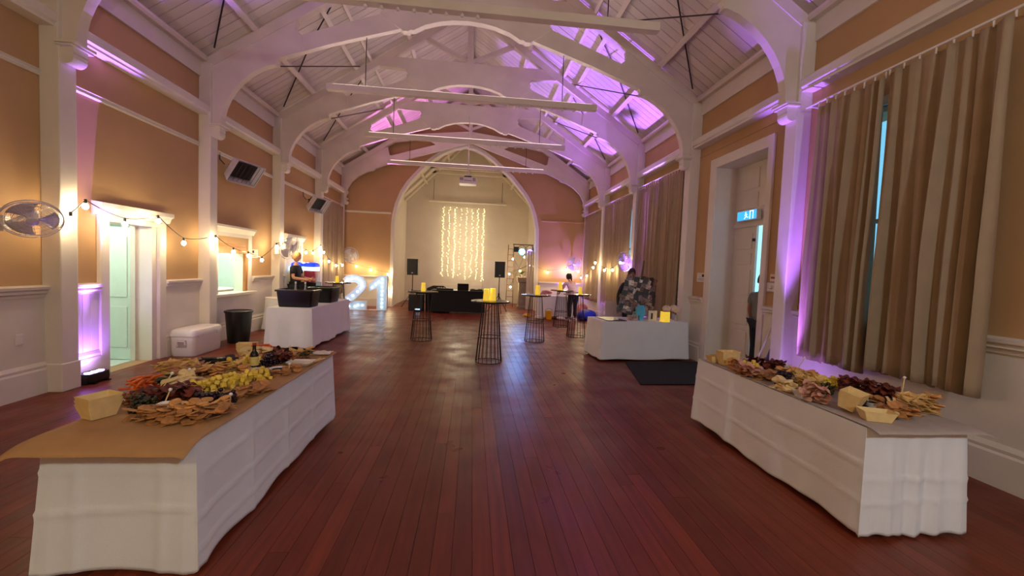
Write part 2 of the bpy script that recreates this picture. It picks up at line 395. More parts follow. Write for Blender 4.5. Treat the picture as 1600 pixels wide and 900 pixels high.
for i, yt in enumerate(YT):
    t = thing('roof_truss', TN[i], 'truss', (XC, yt, 0))
    end = i == 4
    for s in (-1, 1):
        mir = lambda P: [(s*u, z) for u, z in P]
        if not end:
            MB().prism(mir(HAUNCH), 'y', -.065, .065).build('haunch', 'truss_white', t)
            MB().prism(mir(CHORD), 'y', -.055, .055).build('chord', 'truss_white', t)
        else:
            H = [(4.62,4.12),(4.56,4.45),(4.42,4.72),(4.17,4.95),(3.85,5.13),(3.6,5.2),(3.55,5.27),(3.0,5.5),(2.9,5.75),(3.3,5.95),(3.15,6.32),(4.78,5.23),(4.78,4.12)]
            MB().prism(mir(H), 'y', -.065, .065).build('haunch', 'truss_white', t)
            MB().prism(mir([(3.1,5.45),(0,6.48),(0,6.72),(3.2,5.72)]), 'y', -.055, .055).build('chord', 'truss_white', t)
            MB().prism(mir([(0,6.5),(1.3,6.30),(1.5,6.42),(1.45,6.55),(2.9,6.3),(2.45,6.62),(0,6.9)]), 'y', -.05, .05).build('collar', 'truss_white', t)
            MB().prism(mir([(3.02,5.70),(3.12,5.74),(3.36,6.0),(3.1,6.12)]), 'y', -.05, .05).build('gusset', 'truss_white', t)
        MB().prism(mir([(0,8.4),(4.8,8.4-.66*4.8),(4.8,8.2-.66*4.8),(0,8.2)]), 'y', -.08, .08).build('rafter', 'truss_white', t)
        MB().bar((s*.04, 0, 6.98), (s*1.2, 0, 7.53), .1, .1).build('strut', 'truss_white', t)
        if i >= 1 and not end:
            dy = YT[i-1] - yt
            MB().tube([(s*4.58, -.05, 5.5), (s*3.3, dy*.62, 6.32), (s*2.4, dy+.1, 6.9)], .014, 5).build('tie_rod', 'dark_steel', t)
            MB().tube([(s*3.55, dy+.05, 5.30), (s*2.75, -.08, 6.62)], .012, 5).build('tie_rod', 'dark_steel', t)
    if not end:
        P = COLL_H + [(-u, z) for u, z in COLL_H[:0:-1]]
        P = [(u, z) for u, z in COLL_H] + [(-u, z) for u, z in reversed(COLL_H[1:])]
        MB().prism(P, 'y', -.075, .075).build('collar', 'truss_white', t)
    B(-.07, .07, -.07, .07, 6.6, 8.3).build('king_post', 'truss_white', t)
BAT = 9
mat('added_fill_strip', (1,.9,.8,1), .4, emit=(1,.8,.65,1), strength=2)  # glowing strip added to dress the invented roof fill light
BN = ['nearest white lighting batten hung under the roof', 'second white lighting batten hung across the hall', 'third white lighting batten hung across the hall', 'farthest white batten hung just above the projector']
for i in range(4):
    t = thing('lighting_batten', BN[i], 'batten', (XC, YT[i]-.02, 0), 0, 'white battens under the trusses')
    B(-2.6, 2.6, -.06, .06, 4.91, 5.02).build('bar', 'truss_white', t, bevel=.006)
    B(-2.5, 2.5, -.03, .03, 5.022, 5.032).build('added_fill_strip', 'added_fill_strip', t)
    la = lamp('AREA', 'added_roof_fill', (0, 0, 5.04), BAT, (1, .86, .88), target=None, parent=t); la.data.shape = 'RECTANGLE'; la.data.size = 5.0; la.data.size_y = .06; la.rotation_euler = (PI, 0, 0)  # added fill light, brightens roof and trusses from below
    for u in (-1.9, 1.9): MB().tube([(u, .0, 5.0), (u, .02, 5.96)], .008, 5).build('hanger', 'dark_steel', t)
    for k in range(8): MB().lathe([(.0, 0), (.022, .004), (.026, .02), (.014, .045)], 8, (.6+k*.22 if i else -1.2+k*.2, 0, 4.866)).build('lamp_clip', 'plastic_white', t)

# ---- left: corridor door, hatch, rooms behind
t = struct(MB().prism([(6.13,0),(6.13,2.2),(7.34,2.2),(7.34,0),(7.2,0),(7.2,2.12),(6.27,2.12),(6.27,0)], 'x', XL, XL+.06).build('door_1', 'white', bevel=.01))
MB().prism([(XL, 2.2), (XL+.07, 2.2), (XL+.1, 2.28), (XL+.14, 2.30), (XL+.14, 2.36), (XL, 2.38)], 'y', 6.06, 7.4).build('door_head', 'white', t)
B(-5.3, XL+.01, 7.10, 7.2, 0, 2.2).build('door_jamb', 'white', t); B(-5.3, XL+.01, 6.2, 6.27, 0, 2.2).build('door_jamb', 'white', t); B(-5.3, XL+.01, 6.27, 7.1, 2.12, 2.2).build('door_jamb', 'white', t)
B(-5.33, -5.26, 7.06, 7.11, 0, 2.12).build('door_stop', 'white', t)
lf = B(-6.1, -5.3, 7.1, 7.14, .01, 2.1).build('door_leaf', 'mint', t)
for x0, x1 in ((-6.0, -5.74), (-5.66, -5.4)):
    for z0, z1 in ((.2, .85), (1.0, 1.95)):
        MB().prism([(x0,z0),(x1,z0),(x1,z1),(x0,z1)], 'y', 7.088, 7.101).build('door_panel', 'mint', lf, bevel=.005)
MB().ball((-6.02, 7.06, 1.0), .03).build('door_knob', 'dark_steel', lf)
struct(B(-7.4, -5.28, 5.7, 8.3, -.02, 0).build('floor_corridor', 'mint'))
m = MB().box(-7.5, -7.4, 5.7, 8.3, 0, 2.6).box(-7.5, -5.3, 8.3, 8.4, 0, 2.6).box(-7.5, -5.3, 5.6, 5.7, 0, 2.6).box(-7.5, -5.3, 5.6, 8.4, 2.6, 2.7)
struct(m.build('wall_corridor', 'mint'))
lamp('POINT', 'corridor_light', (-6.0, 6.3, 2.3), 20, (.84, 1.0, .92), .1)
# serving hatch
h = struct(MB().prism([(8.62,.9),(8.62,2.22),(10.02,2.22),(10.02,.9),(9.88,.9),(9.88,2.12),(8.76,2.12),(8.76,.9)], 'x', XL, XL+.05).build('window_1', 'white', bevel=.008))
MB().prism([(XL, 2.2), (XL+.06, 2.2), (XL+.1, 2.28), (XL+.13, 2.30), (XL+.13, 2.34), (XL, 2.36)], 'y', 8.57, 10.07).build('hatch_head', 'white', h)
B(XL-.24, XL+.16, 8.58, 10.06, .9, .95).build('hatch_sill', 'white', h, bevel=.006)
B(XL-.02, XL+.03, 8.76, 9.88, 1.98, 2.12).build('upper_panel', 'ochre', h)
B(XL-.2, XL+.03, 8.76, 9.88, 1.78, 1.92).build('timber_header', 'wood_trim', h, bevel=.005)
B(XL-.2, XL+.02, 8.76, 9.88, 1.92, 1.98).build('timber_header', 'wood_trim', h, bevel=.005)
B(XL-.03, XL+.03, 9.80, 9.88, .95, 1.78).build('timber_post', 'wood_trim', h, bevel=.005)
B(XL-.245, XL-.035, 9.84, 9.88, .95, 1.78).build('hatch_lining', 'mint', h)
m = MB().box(-7.6, -7.5, 8.4, 12.5, 0, 2.6).box(-7.5, -5.3, 12.4, 12.5, 0, 2.6).box(-7.6, -5.3, 8.4, 8.45, 0, 2.6).box(-7.6, -5.3, 8.4, 12.5, 2.6, 2.7)
struct(m.build('wall_kitchen', 'mint')); struct(B(-7.5, -5.3, 8.4, 12.5, -.02, 0).build('floor_kitchen', 'mint'))
lamp('POINT', 'kitchen_light', (-6.0, 9.3, 2.35), 30, (.86, 1.0, .93), .12)
lamp('POINT', 'kitchen_light', (-6.5, 11.0, 2.2), 26, (.88, 1.0, .94), .12)
bn = thing('kitchen_bench', 'white kitchen bench seen through the serving hatch', 'bench', (-6.3, 10.6, 0))
B(-.35, .35, -1.2, 1.2, .86, .9).build('worktop', 'plastic_white', bn); B(-.33, .33, -1.15, 1.15, 0, .86).build('cupboard', 'white', bn)
tag(MB().lathe([(.0,0),(.13,0),(.15,.16),(.155,.17),(.14,.17),(.12,.02),(0,.02)], 18, (-6.2,10.3,.9)).build('serving_bowl', 'plastic_white', smooth=True), 'white bowl on the kitchen bench behind the hatch', 'bowl')
mat('green_plastic', C(70,190,90), .4)
tag(MB().loft([(.07,.05,.95),(.08,.06,1.12),(.075,.055,1.12),(.065,.045,.96)], .02, 4, True, True).xf(Matrix.Translation((-5.17, 8.84, 0))).build('green_container', 'green_plastic', smooth=True), 'small green plastic container on the serving hatch sill', 'container')
mat('cardboard', C(120,92,84), .8)
tag(B(-5.2,-5.08,8.78,8.92,.95,1.3).xf(Matrix.Translation((-.16,.16,0))).build('cardboard_box', 'cardboard', bevel=.004), 'dull brown box behind the green container in the hatch', 'box')
# second framed opening behind the bartender
h2 = struct(MB().prism([(11.68,0),(11.68,2.22),(12.85,2.22),(12.85,0),(12.73,0),(12.73,2.1),(11.8,2.1),(11.8,0)], 'x', XL, XL+.06).build('door_2', 'white', bevel=.008))
MB().prism([(XL, 2.22), (XL+.06, 2.22), (XL+.1, 2.30), (XL+.14, 2.32), (XL+.14, 2.38), (XL, 2.40)], 'y', 11.62, 12.91).build('door_head', 'white', h2)
dl = B(XL, XL+.025, 11.8, 12.73, 0, 2.1).build('door_leaf', 'cream', h2)
for z0, z1 in ((.2,.8),(.95,1.95)):
    for y0, y1 in ((11.88,12.22),(12.31,12.65)): B(XL+.02, XL+.035, y0, y1, z0, z1).build('door_panel', 'cream', dl, bevel=.005)
# ---- right: exit door in a deep frame
d = struct(MB().prism([(6.05,0),(6.05,3.93),(7.75,3.93),(7.75,0),(7.55,0),(7.55,3.75),(6.17,3.75),(6.17,0)], 'x', XR-.05, XR).build('door_3', 'white', bevel=.012))
m = MB().box(XR-.005, 5.01, 7.55, 7.61, 0, 3.75).box(XR-.005, 5.01, 6.105, 6.17, 0, 3.75).box(XR-.005, 5.01, 6.105, 7.61, 3.75, 3.815)
m.build('door_reveal', 'white', d)
tr = B(4.96, 5.02, 6.17, 7.55, 2.68, 3.75).build('transom', 'white', d)
for z0, z1 in ((2.95,3.22),(3.3,3.65)):
    for y0, y1 in ((6.26,6.82),(6.92,7.47)): B(4.945, 4.965, y0, y1, z0, z1).build('transom_panel', 'white', tr, bevel=.006)
B(4.94, 5.0, 6.17, 7.55, 2.62, 2.70).build('transom_bar', 'white', d)
lf = B(4.97, 5.01, 6.93, 7.55, .01, 2.62).build('door_leaf', 'white', d)
for z0, z1 in ((.2,.72),(.84,1.26),(1.38,1.84),(1.94,2.14),(2.22,2.5)): B(4.955, 4.975, 7.02, 7.46, z0, z1).build('door_panel', 'white', lf, bevel=.006)
B(4.93, 4.97, 6.95, 6.98, 2.35, 2.4).build('door_catch', 'dark_steel', lf)
lf2 = B(5.03, 5.68, 6.17, 6.21, .01, 2.62).build('door_leaf', 'white', d)
struct(B(5.0, 9.5, 3, 11, -.14, -.03).build('ground', 'cool_kraft_and_grey'))
# windows on the right behind the curtains
for k, (y0, y1, z0, z1) in enumerate(RH[1:]):
    w = struct(B(XR-.06, XR+.02, y0-.12, y1+.12, z0-.07, z0).build('window_%d' % (k+2), 'white', bevel=.008))
    for a, b, c, e in ((y0-.1,y0,z0,z1+.1),(y1,y1+.1,z0,z1+.1),(y0,y1,z1,z1+.1)): B(XR-.03, XR+.03, a, b, c, e).build('window_casing', 'white', w)
    for a, b, c, e in (((y0+y1)/2-.025,(y0+y1)/2+.025,z0,z1),(y0,y1,(z0+z1)/2-.025,(z0+z1)/2+.025)): B(XR+.14, XR+.18, a, b, c, e).build('glazing_bar', 'white', w)
    B(XR+.155, XR+.162, y0, y1, z0, z1).build('pane', 'glass', w)
# ================================================================ CURTAINS
def curtain(label, s, x, y0, y1, z0, z1, folds, amp=.055, skew=0, seed=0, flare=.0):
    rnd = random.Random(seed); ph = [rnd.uniform(.7, 1.3) for _ in range(folds+2)]; acc = [0]
    for p in ph: acc.append(acc[-1] + p)
    def fn(u, v):
        q = u * folds; k = int(min(q, folds-.001)); f = q - k
        w = acc[k] + ph[k] * f
        a = amp * (.35 + .65 * min(1, v * 1.6)) * (.75 + .5 * math.sin(k * 2.3 + seed))
        wob = (math.sin(2*PI*w) + .35*math.sin(4*PI*w + k*1.7)) * a + .012 * math.sin(9*u + 5*v + seed)
        y = y0 + (y1 - y0) * u + skew * v * (u - .5) + flare * v * math.sin(2*PI*w + 1) * .03
        return (x + s * wob, y, z1 + (z0 - z1) * v + (.02 * math.sin(2*PI*w) if v > .98 else 0))
    t = thing('curtain', label, 'curtain', (0, 0, 0), 0, 'beige window curtains')
    MB().grid(fn, folds * 12, 26).build('drape', 'curtain', t, smooth=True, thick=.006)
    hk = MB().tube([(0, 0, -.02), (0, 0, .05), (-.02*s, 0, .06)], .008, 5).mesh('hook', 'plastic_white')
    for k in range(folds + 1):
        o = bpy.data.objects.new('hook', hk); COL.objects.link(o); o.parent = t; o.location = (x, y0 + (y1 - y0) * k / folds, z1)
    return t
def rail(label, x, y0, y1, z):
    t = thing('curtain_rail', label, 'rail', (0,0,0), 0, 'curtain rails')
    MB().tube([(x, y0, z), (x, y1, z)], .014, 8).build('track', 'plastic_white', t)
    for y in (y0 + .05, (y0+y1)/2, y1 - .05): B(min(x, XR if x > 0 else XL), max(x, XR if x > 0 else XL), y-.01, y+.01, z-.012, z+.012).build('bracket', 'plastic_white', t)
cx = 4.38
curtain('large beige curtain filling the right foreground, nearest panel', -1, cx, 3.12, 4.16, .74, 3.95, 7, .085, 0, 1)
curtain('beige curtain panel beside the purple column, left of the daylight gap', -1, cx, 4.2, 5.08, .68, 3.93, 7, .08, .0, 2)
rail('curtain rail above the large curtain in right foreground', cx, 3.0, 5.28, 4.0)
curtain('beige curtain beside the easel, right panel behind photo board', -1, 4.4, 8.55, 9.75, .62, 3.95, 9, .05, 0, 3)
curtain('lilac-tinted curtain panel behind the man in black', -1, 4.4, 9.8, 10.9, .62, 3.92, 9, .05, 0, 4)
rail('curtain rail behind the photo board', 4.4, 8.5, 10.95, 4.0)
curtain('beige curtain panel left of the column with purple fan', -1, 4.4, 11.4, 12.5, .62, 3.9, 8, .05, 0, 5)
curtain('beige curtain panel right of the woman, near festoon bulbs', -1, 4.4, 12.55, 13.7, .62, 3.9, 8, .05, 0, 6)
rail('curtain rail between the two far right columns', 4.4, 11.3, 13.75, 3.96)
curtain('farthest right curtain beside the end wall', -1, 4.42, 14.2, 16.3, .62, 3.85, 13, .05, 0, 7)
rail('curtain rail at the far right corner', 4.42, 14.1, 16.4, 3.9)
curtain('lilac grey curtain on the left wall beside the end wall', 1, -4.9, 14.15, 16.35, .5, 3.75, 12, .05, 0, 8)
rail('curtain rail at the far left corner', -4.9, 14.1, 16.4, 3.8)

# ================================================================ TABLES WITH CLOTHS
def trestle(label, cx, cy, lx, ly, h, rz=0):
    t = thing('trestle_table', label, 'table', (cx, cy, 0), rz, 'trestle tables under white cloths')
    B(-lx/2, lx/2, -ly/2, ly/2, h-.03, h).build('tabletop', 'plastic_white', t, bevel=.006)
    for sx in (-1, 1):
        for sy in (-1, 1): MB().tube([(sx*(lx/2-.12), sy*(ly/2-.2), h-.03), (sx*(lx/2-.1), sy*(ly/2-.14), .0)], .016, 8).build('leg', 'dark_steel', t)
    for sy in (-1, 1): MB().tube([(-(lx/2-.11), sy*(ly/2-.17), .36), (lx/2-.11, sy*(ly/2-.17), .36)], .012, 6).build('stretcher', 'dark_steel', t)
    return t
def cloth(label, cx, cy, lx, ly, h, rz=0, hem=None, seed=0, amp=.02, flare=.05, freq=7, creases=(), folds=(), corner=.03, nper=320, nr=34):
    hx, hy = lx/2 + .008, ly/2 + .008
    pts = []; P = 2*(lx+ly)
    for i in range(nper):
        d = P * i / nper
        if d < lx: q = (-hx + 2*hx*d/lx, -hy, 0, -1, 0, d/lx)
        elif d < lx+ly: q = (hx, -hy + 2*hy*(d-lx)/ly, 1, 0, 1, (d-lx)/ly)
        elif d < 2*lx+ly: q = (hx - 2*hx*(d-lx-ly)/lx, hy, 0, 1, 2, (d-lx-ly)/lx)
        else: q = (-hx, hy - 2*hy*(d-2*lx-ly)/ly, -1, 0, 3, (d-2*lx-ly)/ly)
        pts.append(q + (d,))
    m = MB(); v = []
    for r in range(nr+1):
        tt = r / nr
        for (x, y, nx, ny, side, u, d) in pts:
            hz = hem(side, u, seed) if hem else .03
            z = h + .004 - (h - hz) * tt
            cd = min(u, 1-u) * (lx if side in (0, 2) else ly)          # distance from the nearest corner
            k = math.exp(-cd / .10)
            out = flare * tt * .5 + amp * (tt ** .8) * (math.sin(freq*d*2*PI/1.0 + seed) * .6 + math.sin(freq*.43*d*2*PI + seed*2) * .5) + .032 * k * tt
            for (cs, u0, hgt, wd) in folds:
                if cs == side: out += hgt * math.exp(-((u - u0)/wd)**2) * min(1, tt*3)
            for (cs, z0, slope, hgt) in creases:
                if cs == side:
                    zz = z - (z0 + slope * u); out += 1.7 * hgt * math.exp(-(zz/.011)**2)
            if cd < .02: nx2, ny2 = (nx + (1 if (side == 0 and u > .5) or (side == 2 and u < .5) else -1 if side in (0, 2) else 0), ny + (1 if (side == 1 and u > .5) or (side == 3 and u < .5) else -1 if side in (1, 3) else 0))
            else: nx2, ny2 = nx, ny
            lnn = math.hypot(nx2, ny2); v.append((x + nx2/lnn*out, y + ny2/lnn*out, z))
    f = [(r*nper+i, r*nper+(i+1) % nper, (r+1)*nper+(i+1) % nper, (r+1)*nper+i) for r in range(nr) for i in range(nper)]
    f.append(tuple(range(nper-1, -1, -1)))
    m.add(v, f)
    o = m.build('tablecloth', 'cloth', smooth=True, thick=.003); o.location = (cx, cy, 0); o.rotation_euler = (0, 0, rz)
    return tag(o, label, 'tablecloth')
# left buffet
LT = (-1.80, 3.41, .72, 2.16, .74)
trestle('buffet table in left foreground hidden under its white cloth', LT[0], LT[1], LT[2], LT[3], LT[4])
def hemL(side, u, s):
    if side == 0: return .012 + .012 * math.sin(u*5)
    if side == 1: return .015 + .025 * u + .012 * math.sin(u*17)
    return .06
cloth('white tablecloth on the left foreground buffet table', *LT[:5], hem=hemL, seed=1, amp=.01, flare=.03, freq=1.6,
      creases=[(0,.33,.03,.006),(0,.55,-.01,.003),(1,.30,.05,.006),(1,.52,.07,.006),(1,.13,.04,.005)], folds=[(0,.22,.008,.04),(0,.78,.008,.04),(1,.25,.01,.015),(1,.5,.01,.015),(1,.75,.01,.015)])
# right buffet
RT = (3.0, 3.48, .74, 2.04, .74)
trestle('buffet table in right foreground hidden under its white cloth', *RT)
def hemR(side, u, s):
    if side == 0: return .02 + .012 * math.sin(u*9)
    if side == 3: return .03 + .015 * math.sin(u*9) + .015 * (1-u)
    return .06
cloth('white tablecloth with ironed creases on the right foreground buffet table', *RT, hem=hemR, seed=3, amp=.01, flare=.03, freq=3.1,
      creases=[(0,.40,0,.006),(0,.24,.02,.004),(3,.55,-.05,.005),(3,.30,-.04,.005)],
      folds=[(0,.22,.022,.05),(0,.42,-.016,.04),(0,.5,.02,.05),(0,.70,.02,.05),(0,.62,-.016,.03),(0,.92,.02,.05),(3,.3,.012,.02)])
# paper runners
def paper(name, label, x0, x1, y0, y1, z, m, front, left, right):
    def fn(u, v):
        x = x0 + (x1-x0)*u; y = y0 + (y1-y0)*v
        dz = 0
        if y < front: q = (front-y); dz -= min(.09, 1.4*q*q + .15*q)
        if x < left: dz -= .5*(left-x)
        if x > right: dz -= .35*(x-right)
        return (x + .004*math.sin(9*v), y, z + dz + .0015*math.sin(13*u+17*v))
    return tag(MB().grid(fn, 30, 60).build(name, m, smooth=True, thick=.002), label, 'paper')
paper('paper_runner', 'brown kraft paper runner on the left buffet table', -2.27, -1.39, 2.16, 4.5, .754, 'kraft', 2.31, -2.17, -1.43)
paper('paper_runner', 'kraft paper runner, greyed in colour for cooler light, on the right buffet table', 2.62, 3.52, 2.36, 4.46, .754, 'cool_kraft_and_grey', 2.435, 2.62, 3.40)
# drinks table on the left
trestle('drinks table hidden under white cloth beside the black bin', -3.42, 9.42, .80, 2.4, .77)
cloth('white draped tablecloth under the black drinks tubs', -3.42, 9.42, .80, 2.4, .77, hem=lambda s, u, q: .03+.015*math.sin(u*11), seed=5, amp=.03, flare=.08, freq=2.2)
# photo table on the right (turned a little)
trestle('gift table hidden under white cloth by the photo board', 3.36, 8.12, 1.78, .76, .76, .10)
cloth('white tablecloth on the table with photo board and flowers', 3.36, 8.12, 1.78, .76, .76, .10, hem=lambda s, u, q: .03+.01*math.sin(u*9), seed=6, amp=.008, flare=.05, freq=2.0)
# bar table behind drinks (slush machine) and side cloth table by the woman
trestle('bar table under the slush machine by the left wall', -4.66, 12.28, .6, .8, .9)
cloth('white cloth hanging on the slush machine table', -4.66, 12.28, .6, .8, .9, hem=lambda s, u, q: .04, seed=8, amp=.015, flare=.04, freq=2.5)
trestle('side table under white cloth that the woman leans over', 2.98, 14.6, 1.15, .6, .78)
cloth('white cloth on the table that the woman leans over', 2.98, 14.6, 1.15, .6, .78, hem=lambda s, u, q: .05, seed=9, amp=.015, flare=.04, freq=2.5)
# black DJ table
t = thing('dj_table', 'black draped DJ table in front of the stage arch', 'table', (-.46, 15.3, 0))
m = MB().loft([(.98,.40,.06),(.96,.38,.4),(.93,.36,.80)], .05, 4); m.build('black_drape', 'black_cloth', t, smooth=True)
B(-.95,.95,-.38,.38,.80,.825).build('tabletop', 'black_plastic', t, bevel=.005)
for sx in (-1,1):
    for sy in (-1,1): MB().tube([(sx*.85, sy*.3, .8), (sx*.85, sy*.3, 0)], .02, 6).build('leg', 'dark_steel', t)
t = thing('laptop', 'black laptop standing open on the DJ table', 'laptop', (-.3, 15.2, .825))
B(-.2,.2,-.14,.14,0,.02).build('base', 'black_plastic', t, bevel=.003); MB().obox((0,-.15,.13),(.4,.012,.25),(.18,0,0)).build('screen', 'black_plastic', t)
t = thing('dj_mixer', 'low black mixer deck on the DJ table', 'mixer', (-.95, 15.25, .825))
B(-.3,.3,-.16,.16,0,.06).build('case', 'black_plastic', t, bevel=.006)
for k in range(6): MB().lathe([(.014,0),(.012,.03)], 8, (-.22+k*.09, -.03, .06)).build('knob', 'plastic_white', t)
t = thing('dj_controller', 'black controller deck beside the laptop on DJ table', 'mixer', (.2, 15.25, .825))
B(-.25,.22,-.15,.15,0,.05).build('case', 'black_plastic', t, bevel=.006)
for k in (-1,1): MB().lathe([(.08,0),(.08,.015),(.03,.02)], 16, (k*.13-.015, 0, .05)).build('platter', 'dark_steel', t)

# ================================================================ COCKTAIL TABLES + LANTERNS
def cocktail(label, loc):
    t = thing('cocktail_table', label, 'table', loc, 0, 'wire cage cocktail tables')
    MB().lathe([(0,1.075),(.32,1.075),(.345,1.08),(.35,1.095),(.345,1.105),(0,1.105)], 40).build('tabletop', 'tabletop_black', t, smooth=True)
    N = 18
    for k in range(N):
        a = 2*PI*k/N; MB().tube([(.14*math.cos(a), .14*math.sin(a), 1.075), (.235*math.cos(a), .235*math.sin(a), .01)], .0055, 5).build('wire', 'wire_brown', t)
    for r, z in ((.237,.012),(.196,.46),(.142,1.06)):
        MB().tube([(r*math.cos(2*PI*k/28), r*math.sin(2*PI*k/28), z) for k in range(28)], .007, 5, closed=True).build('ring', 'wire_brown', t)
    return t
ct = cocktail('wire cage cocktail table nearest the camera, at hall centre', (.35, 7.42, 0))
for loc, lb in (((-1.09, 9.48, 0), 'wire cage cocktail table left of centre before the DJ table'), ((1.52, 9.65, 0), 'wire cage cocktail table right of centre, left of the woman'),
                ((2.72, 10.45, 0), 'wire cage cocktail table in front of the woman'), ((2.72, 12.3, 0), 'wire cage cocktail table partly hidden behind another by the woman'),
                ((-3.76, 12.2, 0), 'cocktail table behind the black tubs beside the lit number two')):
    dup(ct, loc, random.random(), lb)
def lantern(label, x, y, z, s=1.0):
    t = thing('candle_lantern', label, 'lantern', (x, y, z), random.random(), 'yellow glowing candle lanterns')
    MB().lathe([(0,0),(.052*s,0),(.052*s,.004),(.043*s,.19*s),(.036*s,.19*s),(.036*s,.17*s),(0,.165*s)], 16).build('shade', 'lantern', t, smooth=True)
    MB().tube([(0,0,.165*s),(0,.002,.19*s)], .004, 5).build('wick', 'dark_steel', t)
    lamp('POINT', 'candle_glow', (0,0,.26*s), 1.2, (1,.62,.18), .03, parent=t)
lantern('yellow candle lantern on the cocktail table left of centre', -1.07, 9.45, 1.105)
lantern('tall yellow candle lantern at front of the nearest cocktail table', .27, 7.42, 1.105, 1.1)
lantern('second yellow lantern at right of the nearest cocktail table', .39, 7.46, 1.105, 1.15)
lantern('yellow candle lantern on the cocktail table right of centre', 1.55, 9.65, 1.105, 1.15)
lantern('yellow candle lantern behind, in front of the woman', 2.66, 12.3, 1.105, 1.25)
lantern('yellow candle lantern on the table before the woman, right one', 2.78, 10.42, 1.105, .95)
lantern('yellow lantern on the cocktail table near the lit number two', -3.78, 12.15, 1.105, .95)
mat('white_ceramic', C(235,230,228), .3)
for x, y, lb in ((-1.42+.06, 9.4, 'small white tealight on left edge of the left cocktail table'), (.08, 7.3, 'small white tealight on left edge of nearest cocktail table'), (1.74, 9.55, 'small white tealight on the right-centre cocktail table')):
    tag(MB().lathe([(0,0),(.022,0),(.022,.018),(.016,.018),(0,.012)], 12, (x, y, 1.105)).build('tealight', 'white_ceramic', smooth=True), lb, 'candle')

# ================================================================ LEFT-WALL THINGS
def tub(label, loc, hx, hy, h, rz=0):
    t = thing('storage_tub', label, 'tub', loc, rz, 'black plastic drinks tubs')
    MB().loft([(hx*.88,hy*.88,0),(hx*.9,hy*.9,.02),(hx,hy,h),(hx*.97,hy*.97,h),(hx*.87,hy*.87,.03)], .06, 5).build('tub_body', 'black_plastic', t, smooth=True)
    MB().loft([(hx*1.01,hy*1.01,h-.03),(hx*1.08,hy*1.08,h-.03),(hx*1.08,hy*1.08,h+.005),(hx*.98,hy*.98,h+.01)], .07, 5, False, False).build('rim', 'black_plastic', t, smooth=True)
    return t
tb = tub('large black plastic tub on the near end of drinks table', (-3.41, 8.62, .775), .34, .25, .33)
tub('smaller black plastic tub on the far part of drinks table', (-3.3, 9.75, .775), .25, .32, .33)
def bottle(label, loc, m, h=.23, r=.03, cap='black', lab=None, group=None, nm='bottle'):
    t = thing(nm, label, 'bottle', loc, 0, group)
    MB().lathe([(0,0),(r*.95,0),(r,.01),(r,h*.55),(r*.8,h*.64),(r*.42,h*.72),(r*.38,h*.93),(0,h*.93)], 16).build('bottle_body', m, t, smooth=True)
    MB().lathe([(r*.45,h*.92),(r*.45,h),(0,h)], 12).build('cap', cap, t)
    if lab: MB().lathe([(r*1.015,h*.18),(r*1.015,h*.5)], 16).build('label_band', lab, t, smooth=True)
    return t
mat('dark_glass', C(22,12,10), .12, var=.1); mat('red_cap', C(170,60,50), .4); mat('label_cream', C(220,200,120), .5, var=.1, scale=40)
mat('water_bottle', C(200,205,215), .1, trans=.5); mat('pink_label', C(190,110,150), .5, var=.4, scale=30)
bottle('clear bottle with pink label standing in front of the bartender', (-3.5, 8.68, .81), 'water_bottle', .45, .036, 'plastic_white', 'pink_label')
bottle('second clear pink-label bottle beside the first, near slush machine', (-3.32, 8.7, .81), 'water_bottle', .45, .036, 'plastic_white', 'pink_label')
# slush machine
mat('slush_yellow', C(200,190,110), .3, emit=C(200,190,110), strength=.12); mat('slush_red', C(150,40,70), .3, emit=C(150,30,60), strength=.10); mat('blue_lid', C(30,70,200), .3, emit=C(20,60,220), strength=.7)
t = thing('slush_machine', 'two-bowl slush machine with blue lids and glowing white panels', 'drink machine', (-4.66, 12.2, .908))
B(-.36,.36,-.2,.25,0,.18).build('base', 'black_plastic', t, bevel=.01)
for k, mm in ((-1,'slush_yellow'),(1,'slush_red')):
    MB().loft([(.14,.2,.18),(.15,.21,.42),(.15,.21,.5)], .06, 5, c=(k*.17,0)).build('bowl', mm, t, smooth=True)
    MB().loft([(.152,.212,.50),(.155,.215,.60)], .06, 5, c=(k*.17,0)).build('light_panel', 'screen_glow', t, smooth=True)
    MB().loft([(.155,.215,.60),(.15,.21,.68),(.10,.15,.73)], .06, 5, c=(k*.17,0)).build('lid', 'blue_lid', t, smooth=True)
    MB().tube([(k*.17,-.22,.22),(k*.17,-.27,.24),(k*.17,-.27,.14)], .018, 8).build('tap', 'black_plastic', t)
# cooler
t = thing('cooler_box', 'white ice cooler on the floor by the corridor door', 'cooler', (-4.79, 7.79, 0), 0)
MB().loft([(.18,.38,0),(.19,.39,.02),(.205,.405,.33)], .07, 6).build('cooler_body', 'plastic_white', t, smooth=True)
MB().loft([(.212,.412,.335),(.212,.412,.37),(.2,.4,.43),(.175,.37,.45)], .07, 6).build('lid', 'plastic_white', t, smooth=True)
MB().prism([(-.08,.15),(.08,.15),(.08,.28),(-.08,.28)], 'y', -.408, -.395).build('handle_recess', 'cool_kraft_and_grey', t, bevel=.004)
MB().tube([(-.06,-.41,.17),(-.06,-.42,.26),(.06,-.42,.26),(.06,-.41,.2)], .012, 6).build('handle', 'plastic_white', t)
for y in (-.25,.25): MB().obox((.208,y,.34),(.02,.08,.06)).build('latch', 'plastic_white', t, bevel=.004)
# bin
t = thing('waste_bin', 'round black waste bin between cooler and serving hatch', 'bin', (-4.62, 8.78, 0))
MB().lathe([(0,0),(.19,0),(.235,.62),(.222,.62),(.18,.03),(0,.03)], 26).build('bin_body', 'black_plastic', t, smooth=True)
MB().lathe([(.232,.60),(.25,.60),(.25,.635),(.232,.64),(.222,.62)], 26).build('rim', 'black_plastic', t, smooth=True)
